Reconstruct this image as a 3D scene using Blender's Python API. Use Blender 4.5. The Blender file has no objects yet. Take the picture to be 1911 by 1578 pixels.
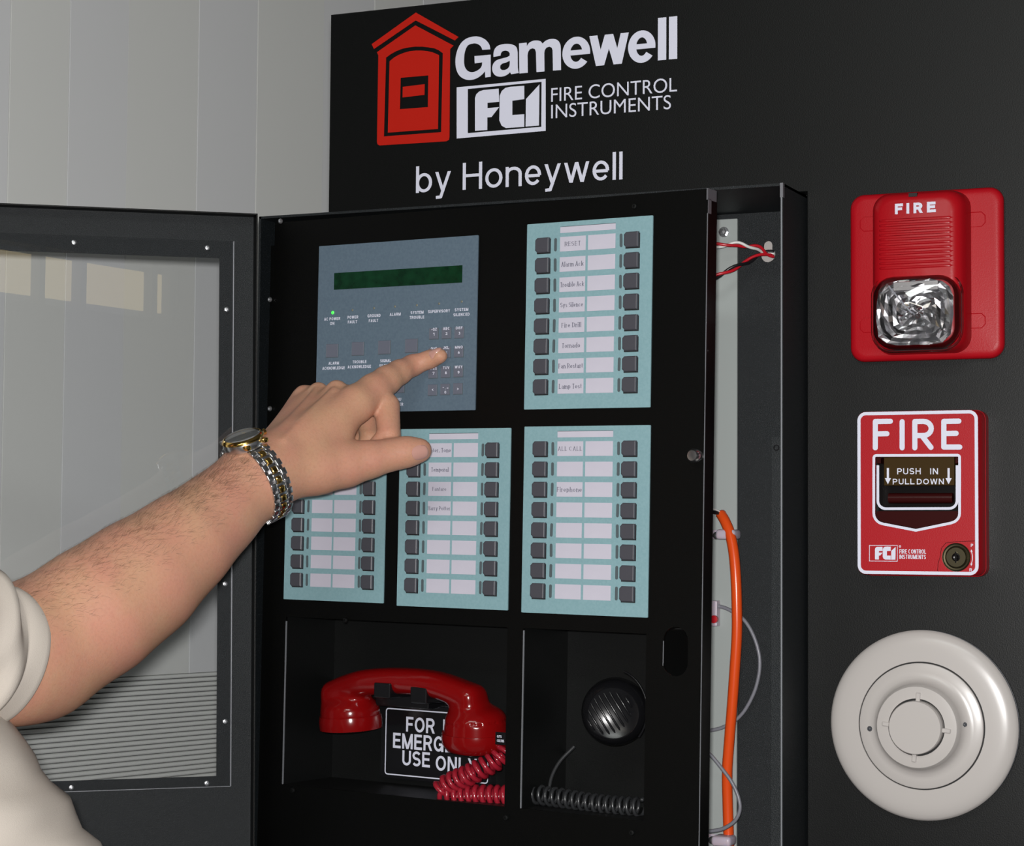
import bpy, bmesh, math, random
import numpy as np
from math import sin, cos, pi, radians, sqrt
from mathutils import Matrix, Vector
random.seed(7)
SC = bpy.context.scene
COL = SC.collection

# ------------------------------------------------------------------ camera
F = 3987.0
YAW, PITCH, ROLL = radians(-24.0), radians(3.21), radians(-0.41)
fw = np.array([sin(YAW)*cos(PITCH), cos(YAW)*cos(PITCH), sin(PITCH)])
rt = np.array([cos(YAW), -sin(YAW), 0.0])
dn = np.cross(fw, rt)
_c, _s = cos(ROLL), sin(ROLL)
CM = np.array([_c*rt+_s*dn, -_s*rt+_c*dn, fw])
CP = np.array([0.0, -1.7687, 0.0])
cam = bpy.data.cameras.new('camera'); co = bpy.data.objects.new('camera', cam); COL.objects.link(co)
cam.sensor_width = 36; cam.lens = F/1911*36; cam.clip_start = .01
R3 = Matrix([[CM[0][i], -CM[1][i], -CM[2][i]] for i in range(3)])
co.matrix_world = Matrix.Translation(Vector(CP)) @ R3.to_4x4()
SC.camera = co

# ------------------------------------------------------------------ world, lights, exposure
SC.view_settings.view_transform = 'Standard'; SC.view_settings.look = 'None'
SC.view_settings.exposure = 0.0; SC.view_settings.gamma = 1.0
w = bpy.data.worlds.new('world'); SC.world = w; w.use_nodes = True
w.node_tree.nodes['Background'].inputs[0].default_value = (.93, .96, 1, 1)
w.node_tree.nodes['Background'].inputs[1].default_value = .10

def area(name, loc, target, size, power, col, sy=None):
    l = bpy.data.lights.new(name, 'AREA'); l.energy = power; l.color = col; l.size = size
    if sy: l.shape = 'RECTANGLE'; l.size_y = sy
    o = bpy.data.objects.new(name, l); COL.objects.link(o); o.location = loc
    o.rotation_euler = (Vector(target)-Vector(loc)).to_track_quat('-Z', 'Y').to_euler()
    return o
FL = CP - rt*.012 + np.array([0, 0, .024])
area('camera_flash', FL, (-.72, 0, .02), .045, 29.0, (1, .985, .97), .022)
area('ceiling_light', (-.3, -2.6, 1.44), (-.3, -2.4, 0), 1.2, 20.0, (.95, 1, .97), .3)  # unseen overhead sources, this and the next, added as ambient fill
area('ceiling_light', (-.9, -4.2, 1.44), (-.9, -4.0, 0), 1.2, 15.0, (1, .95, .85), .3)

# ------------------------------------------------------------------ helpers: frames and pixels
def frame(o, ang=0.0, tilt=0.0):
    R = Matrix.Rotation(ang, 4, 'Z') @ Matrix.Rotation(tilt, 4, 'Y')
    return Matrix.Translation(Vector(o)) @ R
def ray(u, v): return Vector(CM.T @ np.array([(u-955.5)/F, (v-789)/F, 1]))
VC = Vector(CP)
def LP(fr, u, v, out=0.0):
    """point of the plane `out` in front of the frame, in frame coordinates (x, z)"""
    n = fr.to_3x3() @ Vector((0, 1, 0)); p0 = fr.translation - n*out; d = ray(u, v)
    t = (p0-VC).dot(n)/d.dot(n); q = fr.inverted() @ (VC+d*t)
    return q.x, q.z
def WP(u, v, Z): return VC + ray(u, v)*Z
def crop(s, ox, oy): return lambda u, v: (ox+u/s, oy+v/s)
HINGE = (-1.0134, -.066, 0)
BRD = frame((0, 0, 0))
INN = frame(HINGE, radians(-8.6), radians(.73))
OUT = frame(HINGE, radians(40.2), radians(-.5))
WAL = frame((-1.3693, .7043, 0), radians(75.2))

# ------------------------------------------------------------------ helpers: materials
MATS = {}
def mat(name, col, rough=.5, metal=0.0, spec=.5, bump=None, var=None, emit=None, sss=0, coat=0, trans=None, speck=None):
    m = bpy.data.materials.new(name); m.use_nodes = True; nt = m.node_tree; b = nt.nodes['Principled BSDF']
    c4 = (*col, 1); b.inputs['Base Color'].default_value = c4
    b.inputs['Roughness'].default_value = rough; b.inputs['Metallic'].default_value = metal
    b.inputs['Specular IOR Level'].default_value = spec
    b.inputs['Coat Weight'].default_value = coat; b.inputs['Coat Roughness'].default_value = .12
    tc = nt.nodes.new('ShaderNodeTexCoord')
    def noise(sc, det=2):
        n = nt.nodes.new('ShaderNodeTexNoise'); n.inputs['Scale'].default_value = sc; n.inputs['Detail'].default_value = det
        nt.links.new(tc.outputs['Object'], n.inputs['Vector']); return n
    if var:
        n = noise(var[1], 4); r = nt.nodes.new('ShaderNodeValToRGB')
        r.color_ramp.elements[0].position = .35; r.color_ramp.elements[1].position = .65
        r.color_ramp.elements[0].color = (*[max(0, x-d) for x, d in zip(col, var[0])], 1)
        r.color_ramp.elements[1].color = (*[x+d for x, d in zip(col, var[0])], 1)
        nt.links.new(n.outputs['Fac'], r.inputs[0]); nt.links.new(r.outputs[0], b.inputs['Base Color'])
    if speck:
        n = noise(speck[0], 1); r = nt.nodes.new('ShaderNodeValToRGB')
        r.color_ramp.elements[0].position = speck[1]; r.color_ramp.elements[1].position = speck[1]+.08
        r.color_ramp.elements[0].color = c4; r.color_ramp.elements[1].color = (*speck[2], 1)
        nt.links.new(n.outputs['Fac'], r.inputs[0]); nt.links.new(r.outputs[0], b.inputs['Base Color'])
    if bump:
        n = noise(bump[0], 3); bp = nt.nodes.new('ShaderNodeBump')
        bp.inputs['Strength'].default_value = bump[1]; bp.inputs['Distance'].default_value = bump[2]
        nt.links.new(n.outputs['Fac'], bp.inputs['Height']); nt.links.new(bp.outputs[0], b.inputs['Normal'])
    if emit:
        b.inputs['Emission Color'].default_value = (*emit[0], 1); b.inputs['Emission Strength'].default_value = emit[1]
    if sss:
        b.inputs['Subsurface Weight'].default_value = sss; b.inputs['Subsurface Radius'].default_value = (1, .35, .2)
        b.inputs['Subsurface Scale'].default_value = .004
    MATS[name] = m
    return m
def thin_glass(name, tint=(1, 1, 1), rough=.0, gain=1.0, ior=1.5):
    m = bpy.data.materials.new(name); m.use_nodes = True; nt = m.node_tree; nt.nodes.remove(nt.nodes['Principled BSDF'])
    out = nt.nodes['Material Output']; t = nt.nodes.new('ShaderNodeBsdfTransparent'); t.inputs[0].default_value = (*tint, 1)
    g = nt.nodes.new('ShaderNodeBsdfGlossy'); g.inputs['Roughness'].default_value = rough
    fr = nt.nodes.new('ShaderNodeFresnel'); fr.inputs[0].default_value = ior
    mx = nt.nodes.new('ShaderNodeMixShader')
    mt = nt.nodes.new('ShaderNodeMath'); mt.operation = 'MULTIPLY'; mt.inputs[1].default_value = gain; mt.use_clamp = True
    nt.links.new(fr.outputs[0], mt.inputs[0]); nt.links.new(mt.outputs[0], mx.inputs[0])
    nt.links.new(t.outputs[0], mx.inputs[1]); nt.links.new(g.outputs[0], mx.inputs[2]); nt.links.new(mx.outputs[0], out.inputs[0])
    return m
M = dict(
    board=mat('board_paint', (.0014, .0018, .0018), .42, spec=.27, bump=(900, .2, .0005)),
    door_black=mat('door_paint', (.0010, .0011, .0010), .42, spec=.2, bump=(1200, .2, .0005)),
    powder=mat('powder_coat', (.0068, .0092, .0108), .52, spec=.34, bump=(1500, .6, .0008), speck=(1300, .64, (.035, .04, .048))),
    recess=mat('recess_paint', (.003, .0034, .0034), .5, spec=.3, bump=(900, .2, .0005)),
    edge=mat('worn_edge', (.22, .23, .25), .45, metal=.3),
    chip=mat('bare_metal', (.20, .20, .22), .4, metal=.5),
    plank=mat('wall_plank', (.80, .81, .82), .6, spec=.3, var=((.012, .012, .012), 1.5)),
    plank2=mat('wall_plank_warm', (.81, .82, .795), .6, spec=.3, var=((.012, .012, .012), 1.5)),
    gap=mat('wall_gap', (.16, .16, .17), .8),
    floor=mat('carpet', (.12, .12, .13), .9, bump=(400, .5, .003)),
    ceil=mat('ceiling_paint', (.10, .10, .10), .9),
    white=mat('white_ink', (.66, .67, .78), .55, spec=.2),
    red_ink=mat('red_ink', (.47, .009, .002), .6, spec=.2),
    label=mat('label_card', (.545, .525, .61), .6, var=((.012, .012, .012), 60)),
    teal=mat('teal_faceplate', (.225, .375, .41), .5, spec=.3, var=((.012, .015, .015), 500)),
    blue=mat('slate_faceplate', (.105, .150, .195), .5, spec=.3, var=((.008, .01, .01), 500)),
    key=mat('slate_key', (.125, .135, .175), .5),
    lcd=mat('display_glass', (.004, .030, .012), .12, spec=.4, var=((.001, .008, .003), 120)),
    button=mat('button_rubber', (.062, .062, .075), .45, spec=.45, bump=(700, .1, .0004)),
    well=mat('button_gap', (.006, .006, .007), .7),
    slot=mat('smoked_window', (.085, .11, .12), .35),
    card_ink=mat('card_ink', (.115, .115, .16), .7),
    led_on=mat('led_green', (.05, .9, .05), .3, emit=((.06, 1, .08), 1.3)),
    led_off=mat('led_amber', (.17, .17, .13), .4),
    red=mat('red_plastic', (.36, .004, .009), .33, spec=.3, bump=(500, .12, .0005)),
    redtex=mat('red_textured', (.38, .004, .010), .40, spec=.24, bump=(1000, .25, .0004)),
    phone=mat('red_phone', (.19, .0025, .003), .15, spec=.5),
    coil=mat('red_cord', (.30, .012, .025), .22, spec=.6),
    maroon=mat('dark_maroon', (.032, .004, .004), .2, spec=.3),
    pull_dark=mat('pull_recess', (.004, .003, .003), .25, spec=.25),
    brown=mat('brown_glossy', (.045, .026, .008), .2, spec=.3),
    brass=mat('old_brass', (.08, .068, .04), .3, metal=.9),
    cream=mat('cream_plastic', (.475, .445, .425), .28, spec=.5),
    creamdk=mat('detector_gap', (.006, .006, .006), .7),
    grey_base=mat('dark_grey_base', (.035, .038, .045), .5),
    chrome=mat('chrome', (.9, .9, .92), .16, metal=1.0),
    steel=mat('steel', (.72, .72, .73), .27, metal=1.0),
    gold=mat('gold', (.85, .55, .16), .16, metal=1.0),
    zinc=mat('zinc_screw', (.55, .56, .58), .28, metal=.9),
    plate=mat('grey_plate', (.36, .39, .38), .45, spec=.3),
    orange=mat('orange_cable', (.80, .085, .012), .28, spec=.5),
    greyc=mat('grey_cable', (.21, .21, .24), .35),
    wred=mat('red_wire', (.50, .01, .02), .3), wwhite=mat('white_wire', (.7, .7, .68), .35), wblack=mat('black_wire', (.01, .01, .012), .3),
    nylon=mat('nylon', (.55, .47, .55), .35, sss=.3),
    black=mat('black_plastic', (.006, .006, .007), .25, spec=.5),
    blackcord=mat('black_cord', (.025, .026, .028), .3, spec=.6),
    skin=mat('skin', (.61, .335, .235), .5, spec=.3, sss=.25),
    nail=mat('nail', (.54, .29, .24), .2, spec=.6),
    hair=mat('arm_hair', (.12, .065, .035), .5),
    shirt=mat('shirt_cloth', (.53, .475, .42), .85, spec=.15, bump=(1400, .35, .0006)),
    dial=mat('watch_dial', (.60, .61, .60), .35),
    acrylic=thin_glass('acrylic', (.985, .988, .99), .0, 1.1),
    lens=thin_glass('clear_lens', (.95, .94, .95), .02, 1.6),
    pane_edge=mat('acrylic_edge', (.30, .31, .34), .3),
)
# skin colour: broad ruddy mottling and fine pores
def skin_nodes():
    nt = M['skin'].node_tree; b = nt.nodes['Principled BSDF']; tc = nt.nodes['Texture Coordinate']
    def nz(sc, d):
        n = nt.nodes.new('ShaderNodeTexNoise'); n.inputs['Scale'].default_value = sc; n.inputs['Detail'].default_value = d
        nt.links.new(tc.outputs['Object'], n.inputs['Vector']); return n
    n1 = nz(26, 3); r = nt.nodes.new('ShaderNodeValToRGB'); r.color_ramp.elements[0].position = .34; r.color_ramp.elements[1].position = .68
    r.color_ramp.elements[0].color = (.53, .300, .188, 1); r.color_ramp.elements[1].color = (.545, .262, .182, 1)
    nt.links.new(n1.outputs['Fac'], r.inputs[0])
    n2 = nz(420, 3); r2 = nt.nodes.new('ShaderNodeValToRGB'); r2.color_ramp.elements[0].position = .3; r2.color_ramp.elements[1].position = .55
    r2.color_ramp.elements[0].color = (.94, .92, .91, 1); r2.color_ramp.elements[1].color = (1, 1, 1, 1)
    nt.links.new(n2.outputs['Fac'], r2.inputs[0])
    mx = nt.nodes.new('ShaderNodeMix'); mx.data_type = 'RGBA'; mx.blend_type = 'MULTIPLY'; mx.inputs[0].default_value = 1
    nt.links.new(r.outputs[0], mx.inputs[6]); nt.links.new(r2.outputs[0], mx.inputs[7]); nt.links.new(mx.outputs[2], b.inputs['Base Color'])
    n3 = nz(700, 3); bp = nt.nodes.new('ShaderNodeBump'); bp.inputs['Strength'].default_value = .35; bp.inputs['Distance'].default_value = .0006
    nt.links.new(n3.outputs['Fac'], bp.inputs['Height']); nt.links.new(bp.outputs[0], b.inputs['Normal'])
skin_nodes()

# ------------------------------------------------------------------ helpers: objects
class T:      # a thing: an Empty with the orientation of its frame; meshes are authored in frame coordinates
    def __init__(s, name, fr, pos=(0, 0, 0), label=None, cat=None, group=None, kind=None):
        o = bpy.data.objects.new(name, None); COL.objects.link(o); o.empty_display_size = .02
        s.fr = fr; s.pos = Vector(pos); o.matrix_world = fr @ Matrix.Translation(s.pos); s.o = o
        if label: o['label'] = label
        if cat: o['category'] = cat
        if group: o['group'] = group
        if kind: o['kind'] = kind
    def add(s, name, me, m, smooth=None, parent=None, kind=None, label=None, world=False):
        if isinstance(me, bmesh.types.BMesh):
            b = me; me = bpy.data.meshes.new(name); b.to_mesh(me); b.free()
        me.name = name
        if world: me.transform(s.o.matrix_world.inverted())
        else: me.transform(Matrix.Translation(-s.pos))
        return s.link(name, me, m, smooth, parent, kind, label)
    def link(s, name, me, m, smooth=None, parent=None, kind=None, label=None, loc=None, rot=None):
        if m is not None:
            me.materials.clear(); me.materials.append(m)
        if smooth is not None:
            if smooth >= 180: me.shade_smooth()
            else:
                me.shade_smooth(); me.set_sharp_from_angle(angle=radians(smooth))
        o = bpy.data.objects.new(name, me); COL.objects.link(o); o.parent = parent or s.o
        if loc is not None: o.location = Vector(loc)-s.pos
        if rot: o.rotation_euler = rot
        if kind: o['kind'] = kind
        if label: o['label'] = label
        return o
def BM(): return bmesh.new()
def box(b, x0, x1, y0, y1, z0, z1, bev=0, seg=2):
    r = bmesh.ops.create_cube(b, size=1)
    vs = r['verts']
    bmesh.ops.scale(b, vec=(abs(x1-x0), abs(y1-y0), abs(z1-z0)), verts=vs)
    bmesh.ops.translate(b, vec=((x0+x1)/2, (y0+y1)/2, (z0+z1)/2), verts=vs)
    if bev:
        es = list({e for v in vs for e in v.link_edges})
        bmesh.ops.bevel(b, geom=es, offset=bev, segments=seg, profile=.5, affect='EDGES')
    return b
def lathe(prof, cx=0, cz=0, seg=48, b=None):
    """profile of (radius, y) turned about an axis along y through (cx, cz)"""
    b = b or BM(); rings = []
    for r, y in prof:
        if r <= 1e-7: rings.append([b.verts.new((cx, y, cz))])
        else: rings.append([b.verts.new((cx+r*cos(2*pi*i/seg), y, cz+r*sin(2*pi*i/seg))) for i in range(seg)])
    for A, B in zip(rings, rings[1:]):
        for i in range(seg):
            j = (i+1) % seg
            if len(A) == 1 and len(B) == 1: continue
            if len(A) == 1: b.faces.new((A[0], B[i], B[j]))
            elif len(B) == 1: b.faces.new((A[i], A[j], B[0]))
            else: b.faces.new((A[i], A[j], B[j], B[i]))
    bmesh.ops.recalc_face_normals(b, faces=b.faces)
    return b
def spline(pts, n=8, closed=False):
    P = [Vector(p) for p in pts]; out = []
    m = len(P); rng = range(m if closed else m-1)
    for i in rng:
        p0 = P[(i-1) % m] if (closed or i > 0) else P[0]*2-P[1]
        p1, p2 = P[i], P[(i+1) % m]
        p3 = P[(i+2) % m] if (closed or i+2 < m) else P[m-1]*2-P[m-2]
        for k in range(n):
            t = k/n
            out.append(.5*((2*p1)+(p2-p0)*t+(2*p0-5*p1+4*p2-p3)*t*t+(3*p1-p0-3*p2+p3)*t**3))
    if not closed: out.append(P[-1].copy())
    return out
def tube(pts, r, seg=8, b=None, caps=True):
    b = b or BM(); P = [Vector(p) for p in pts]; n = len(P); rings = []
    rr = r if hasattr(r, '__len__') else [r]*n
    t0 = (P[1]-P[0]).normalized(); nrm = t0.orthogonal().normalized()
    for i in range(n):
        t = (P[min(i+1, n-1)]-P[max(i-1, 0)]).normalized()
        nrm = (nrm-t*nrm.dot(t))
        nrm = nrm.normalized() if nrm.length > 1e-9 else t.orthogonal().normalized()
        bn = t.cross(nrm)
        rings.append([b.verts.new(P[i]+(nrm*cos(2*pi*k/seg)+bn*sin(2*pi*k/seg))*rr[i]) for k in range(seg)])
    for A, B in zip(rings, rings[1:]):
        for k in range(seg): b.faces.new((A[k], A[(k+1) % seg], B[(k+1) % seg], B[k]))
    if caps: b.faces.new(rings[0][::-1]); b.faces.new(rings[-1])
    return b
def helix(path, R, pitch, spt=10, phase=0):
    """points of a coil wound around a path"""
    P = path; out = []; L = 0; nrm = (P[1]-P[0]).orthogonal().normalized(); ph = phase
    dense = []
    for a, b_ in zip(P, P[1:]):
        l = (b_-a).length; k = max(1, int(l/(pitch/spt)))
        for i in range(k): dense.append(a.lerp(b_, i/k))
    dense.append(P[-1])
    for i in range(1, len(dense)-1):
        t = (dense[i+1]-dense[i-1]).normalized(); nrm = (nrm-t*nrm.dot(t)).normalized(); bn = t.cross(nrm)
        L = (dense[i]-dense[i-1]).length; ph += 2*pi*L/pitch
        out.append(dense[i]+(nrm*cos(ph)+bn*sin(ph))*R)
    return out
def shape2d(loops, y0, y1, bev=0, bseg=1):
    """flat plate between y0 (front) and y1 (back) from closed loops of (x, z); inner loops cut holes"""
    cu = bpy.data.curves.new('s', 'CURVE'); cu.dimensions = '2D'; cu.fill_mode = 'BOTH'
    for lp in loops:
        s = cu.splines.new('POLY'); s.points.add(len(lp)-1)
        for p, q in zip(s.points, lp): p.co = (q[0], q[1], 0, 1)
        s.use_cyclic_u = True
    cu.extrude = max(abs(y1-y0)/2-bev, 0)
    if bev: cu.bevel_depth = bev; cu.bevel_resolution = bseg; cu.offset = -bev
    o = bpy.data.objects.new('s', cu); me = bpy.data.meshes.new_from_object(o)
    bpy.data.objects.remove(o); bpy.data.curves.remove(cu)
    me.transform(Matrix(((1, 0, 0, 0), (0, 0, -1, (y0+y1)/2), (0, 1, 0, 0), (0, 0, 0, 1))))
    return me
def rr(x0, x1, z0, z1, r, n=6):
    o = []
    for cx, cz, a in ((x1-r, z1-r, 0), (x0+r, z1-r, 90), (x0+r, z0+r, 180), (x1-r, z0+r, 270)):
        for i in range(n+1):
            t = radians(a+90*i/n); o.append((cx+r*cos(t), cz+r*sin(t)))
    return o
def join(*mes):
    b = BM()
    for m in mes:
        if isinstance(m, bmesh.types.BMesh):
            t = bpy.data.meshes.new('t'); m.to_mesh(t); m.free(); m = t
        b.from_mesh(m)
    return b

# ------------------------------------------------------------------ helpers: lettering
def E(cx, cy, rx, ry, a0, a1, n=None):
    n = n or max(3, int(abs(a1-a0)/15))
    return [(cx+rx*cos(radians(a0+(a1-a0)*i/n)), cy+ry*sin(radians(a0+(a1-a0)*i/n))) for i in range(n+1)]
def glyph(c, w, X=.74, D=-.27):
    h = w/2; t = 1-h; q = .25-h/2; m = .5; x = X
    def bowl(W, lo, hi, r=None):
        ry = (hi-lo)/2; rx = min(ry, W-h-h) if r is None else r
        return [(h, hi), (W-h-rx, hi)]+E(W-h-rx, (hi+lo)/2, rx, ry, 90, -90)+[(h, lo)]
    def S_(W, top, k=1):
        return E(W/2, top-h-q*k, W/2-h, q*k, 25, 270)+E(W/2, h+q*k, W/2-h, q*k, 90, -155)[1:]
    G = {
     'A': (.70, [[(h, 0), (.35, 1), (.70-h, 0)], [(.17, .30), (.53, .30)]]),
     'B': (.64, [[(h, 0), (h, 1)], bowl(.60, .52, t), bowl(.64, h, .52)]),
     'C': (.70, [E(.35, .5, .35-h, .5-h, 48, 312)]),
     'D': (.68, [[(h, 0), (h, 1)], [(h, t), (.30, t)]+E(.30, .5, .38-h, .5-h, 90, -90)+[(h, h)]]),
     'E': (.60, [[(h, 0), (h, 1)], [(h, t), (.58, t)], [(h, .52), (.55, .52)], [(h, h), (.60, h)]]),
     'F': (.55, [[(h, 0), (h, 1)], [(h, t), (.55, t)], [(h, .50), (.50, .50)]]),
     'G': (.74, [E(.37, .5, .37-h, .5-h, 42, 340), [(.40, .46), (.74-h, .46), (.74-h, 0)]]),
     'H': (.68, [[(h, 0), (h, 1)], [(.68-h, 0), (.68-h, 1)], [(h, .52), (.68-h, .52)]]),
     'I': (w, [[(h, 0), (h, 1)]]),
     'J': (.52, [[(.52-h, 1), (.52-h, .26)]+E(.26, .26, .26-h, .26-h, 0, -180)]),
     'K': (.68, [[(h, 0), (h, 1)], [(.64, 1), (h, .36)], [(.24, .56), (.66, 0)]]),
     'L': (.55, [[(h, 1), (h, 0)], [(h, h), (.55, h)]]),
     'M': (.82, [[(h, 0), (h, 1)], [(.82-h, 0), (.82-h, 1)], [(h, 1), (.41, 0)], [(.41, 0), (.82-h, 1)]]),
     'N': (.68, [[(h, 0), (h, 1)], [(.68-h, 0), (.68-h, 1)], [(h, 1), (.68-h, 0)]]),
     'O': (.76, [E(.38, .5, .38-h, .5-h, 0, 360)]),
     'P': (.63, [[(h, 0), (h, 1)], bowl(.63, .45, t)]),
     'Q': (.76, [E(.38, .5, .38-h, .5-h, 0, 360), [(.46, .26), (.72, -.02)]]),
     'R': (.67, [[(h, 0), (h, 1)], bowl(.65, .47, t), [(.38, .47), (.67-h, 0)]]),
     'S': (.64, [S_(.64, 1)]),
     'T': (.60, [[(.30, 0), (.30, 1)], [(0, t), (.60, t)]]),
     'U': (.67, [[(h, 1), (h, .34)]+E(.335, .34, .335-h, .34-h, 180, 360)+[(.67-h, 1)]]),
     'V': (.66, [[(h, 1), (.33, 0), (.66-h, 1)]]),
     'W': (.94, [[(h, 1), (.25, 0), (.47, 1), (.69, 0), (.94-h, 1)]]),
     'X': (.66, [[(h, 0), (.66-h, 1)], [(h, 1), (.66-h, 0)]]),
     'Y': (.66, [[(h, 1), (.33, .42)], [(.66-h, 1), (.33, .42)], [(.33, .46), (.33, 0)]]),
     'Z': (.60, [[(.03, t), (.57-h*.5, t), (h, h), (.58, h)]]),
     'a': (.57, [E(.28, x-.21, .28-h, .21-h, 168, 0)+[(.56-h, 0)], [(.56-h, x*.56), (.30, x*.54)]+E(.26, x*.27+h*.15, .26-h, x*.27-h*.75, 90, 270)+[(.34, h*.55), (.56-h, h*1.6)]]),
     'b': (.58, [[(h, 0), (h, 1)], E(.29, x/2, .29-h, x/2-h, 0, 360)]),
     'c': (.54, [E(.27, x/2, .27-h, x/2-h, 45, 315)]),
     'd': (.58, [[(.58-h, 0), (.58-h, 1)], E(.29, x/2, .29-h, x/2-h, 0, 360)]),
     'e': (.56, [[(h, x*.48), (.56-h*.9, x*.48)], E(.28, x/2, .28-h, x/2-h, -3, 322)]),
     'f': (.34, [[(.13, 0), (.13, .80)]+E(.27, .80, .14, .20-h, 180, 85), [(0, x-h), (.32, x-h)]]),
     'h': (.56, [[(h, 0), (h, 1)], [(h, x-.27)]+E(.28, x-.27, .28-h, .27-h, 180, 0)+[(.56-h, 0)]]),
     'i': (w, [[(h, 0), (h, x)], [(h, 1-w), (h, 1)]]),
     'k': (.54, [[(h, 0), (h, 1)], [(.50, x), (h, .26)], [(.20, .40), (.54, 0)]]),
     'l': (w, [[(h, 0), (h, 1)]]),
     'm': (.86, [[(h, 0), (h, x)], [(h, x-.23)]+E(.235+h*.0, x-.23, .235-h, .23-h, 180, 0)+[(.47-h, 0)], [(.47-h, x-.23)]+E(.665-h/2, x-.23, .195-h/2, .23-h, 180, 0)+[(.86-h, 0)]]),
     'n': (.56, [[(h, 0), (h, x)], [(h, x-.27)]+E(.28, x-.27, .28-h, .27-h, 180, 0)+[(.56-h, 0)]]),
     'o': (.60, [E(.30, x/2, .30-h, x/2-h, 0, 360)]),
     'p': (.58, [[(h, D), (h, x)], E(.29, x/2, .29-h, x/2-h, 0, 360)]),
     'r': (.36, [[(h, 0), (h, x)], [(h, x-.26)]+E(.32, x-.26, .32-h, .26-h, 180, 95)]),
     's': (.50, [E(.25, x*.73, .25-h, x*.27-h, 25, 270)+E(.25, x*.25, .25-h, x*.25-h*.6, 90, -155)[1:]]),
     't': (.34, [[(.14, .94), (.14, .16)]+E(.26, .16, .12, .16-h, 180, 280), [(0, x-h), (.32, x-h)]]),
     'u': (.56, [[(h, x), (h, .26)]+E(.28, .26, .28-h, .26-h, 180, 360)+[(.56-h, x)], [(.56-h, 0), (.56-h, x)]]),
     'w': (.84, [[(h, x), (.24, 0), (.42, x), (.60, 0), (.84-h, x)]]),
     'y': (.56, [[(h, x), (.28, 0)], [(.56-h, x), (.19, -.25)], [(.21, -.205), (.04, -.215)]]),
     'j': (.2, [[(.1, x), (.1, -.1)]]),
     '1': (.36, [[(.02, .76), (.22, .95)], [(.24, 0), (.24, 1)]]),
     '2': (.56, [E(.28, .70, .28-h, .30-h, 165, -25)+[(h, h), (.56, h)]]),
     '3': (.56, [E(.27, .74, .25-h, .26-h, 155, -90), E(.27, .27, .28-h, .27-h, 90, -155)]),
     '4': (.56, [[(.42, 0), (.42, 1), (h*.5, .28), (.56, .28)]]),
     '5': (.56, [[(.52, t), (.12, t), (.08, .5)]+E(.27, .33, .28-h, .33-h, 140, -150)]),
     '6': (.56, [E(.28, .32, .28-h, .32-h, 0, 360), E(.42, .42, .42-h, .56-h, 180, 95)]),
     '7': (.56, [[(0, t), (.54, t), (.20, 0)]]),
     '8': (.56, [E(.28, .74, .23-h, .26-h, 0, 360), E(.28, .27, .28-h, .27-h, 0, 360)]),
     '9': (.56, [E(.28, .68, .28-h, .32-h, 0, 360), E(.14, .58, .42-h, .56-h, 0, -85)]),
     '0': (.56, [E(.28, .5, .28-h, .5-h, 0, 360)]),
     '-': (.34, [[(.02, .38), (.32, .38)]]), '.': (w, [[(h, 0), (h, w)]]), '_': (.3, [[(0, .62), (.26, .62)]]),
     '<': (.5, [[(.45, .85), (.08, .5), (.45, .15)]]), '>': (.5, [[(.05, .85), (.42, .5), (.05, .15)]]),
     '/': (.36, [[(0, 0), (.34, 1)]]), "'": (w, [[(h, .8), (h, 1)]]),
    }
    return G[c]
LAY = [0]
def ribbon(b, pts, w, y, flip=1, contrast=None, rnd=False, depth=.0002):
    """flat strip of width w (or w by direction) along pts, front face at y"""
    P = [Vector(p) for p in pts]
    n = len(P); closed = (P[0]-P[-1]).length < 1e-6 and n > 3
    LAY[0] = (LAY[0]+1) % 12; y = y-LAY[0]*4e-6
    if n == 2 and not rnd and abs(P[1].y-P[0].y) > .6*abs(P[1].x-P[0].x) > 1e-6:
        d = P[1]-P[0]; th = abs(d.y)/d.length; hw = w/2/th*(contrast+(1-contrast)*.75 if contrast else 1)
        q = [b.verts.new((p.x+k*hw, y, p.y)) for p, k in ((P[0], -1), (P[0], 1), (P[1], 1), (P[1], -1))]; b.faces.new(q); return
    L, R = [], []
    for i in range(n):
        if closed: a, c = P[(i-1) % (n-1)], P[(i+1) % (n-1)]
        else: a, c = P[max(i-1, 0)], P[min(i+1, n-1)]
        d1 = (P[i]-a); d2 = (c-P[i])
        if d1.length < 1e-9: d1 = d2
        if d2.length < 1e-9: d2 = d1
        d1.normalize(); d2.normalize(); t = (d1+d2)
        if t.length < 1e-6: t = d2
        t.normalize(); nn = Vector((-t.y, t.x)); cs = max(.45, t.dot(d2))
        ww = w if not contrast else w*(contrast+(1-contrast)*abs(t.y)**1.5)
        k = ww/2/cs
        L.append(P[i]+nn*k); R.append(P[i]-nn*k)
    vt = [b.verts.new((p.x, y, p.y)) for p in L]; vb = [b.verts.new((p.x, y, p.y)) for p in R]
    for i in range(n-1):
        try: b.faces.new((vt[i], vb[i], vb[i+1], vt[i+1]))
        except ValueError: pass
    if rnd:
        for p in (P[0], P[-1]):
            LAY[0] += 1; vs = [b.verts.new((p.x+w/2*cos(2*pi*k/14), y-LAY[0]%23*6e-6-1e-5, p.y+w/2*sin(2*pi*k/14))) for k in range(14)]; b.faces.new(vs)
def solid(b, depth):
    """ink film: move to its height and face it outwards"""
    for v in b.verts: v.co.y -= depth
    for f in b.faces:
        f.normal_update()
        if f.normal.y > 0: f.normal_flip()
    return b
def split_diag(st):
    o = []
    for pl in st:
        if 2 < len(pl) <= 5 and all(abs(b_[0]-a[0]) > .04 and abs(b_[1]-a[1]) > .3 for a, b_ in zip(pl, pl[1:])):
            o += [[a, b_] for a, b_ in zip(pl, pl[1:])]
        else: o.append(pl)
    return o
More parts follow.
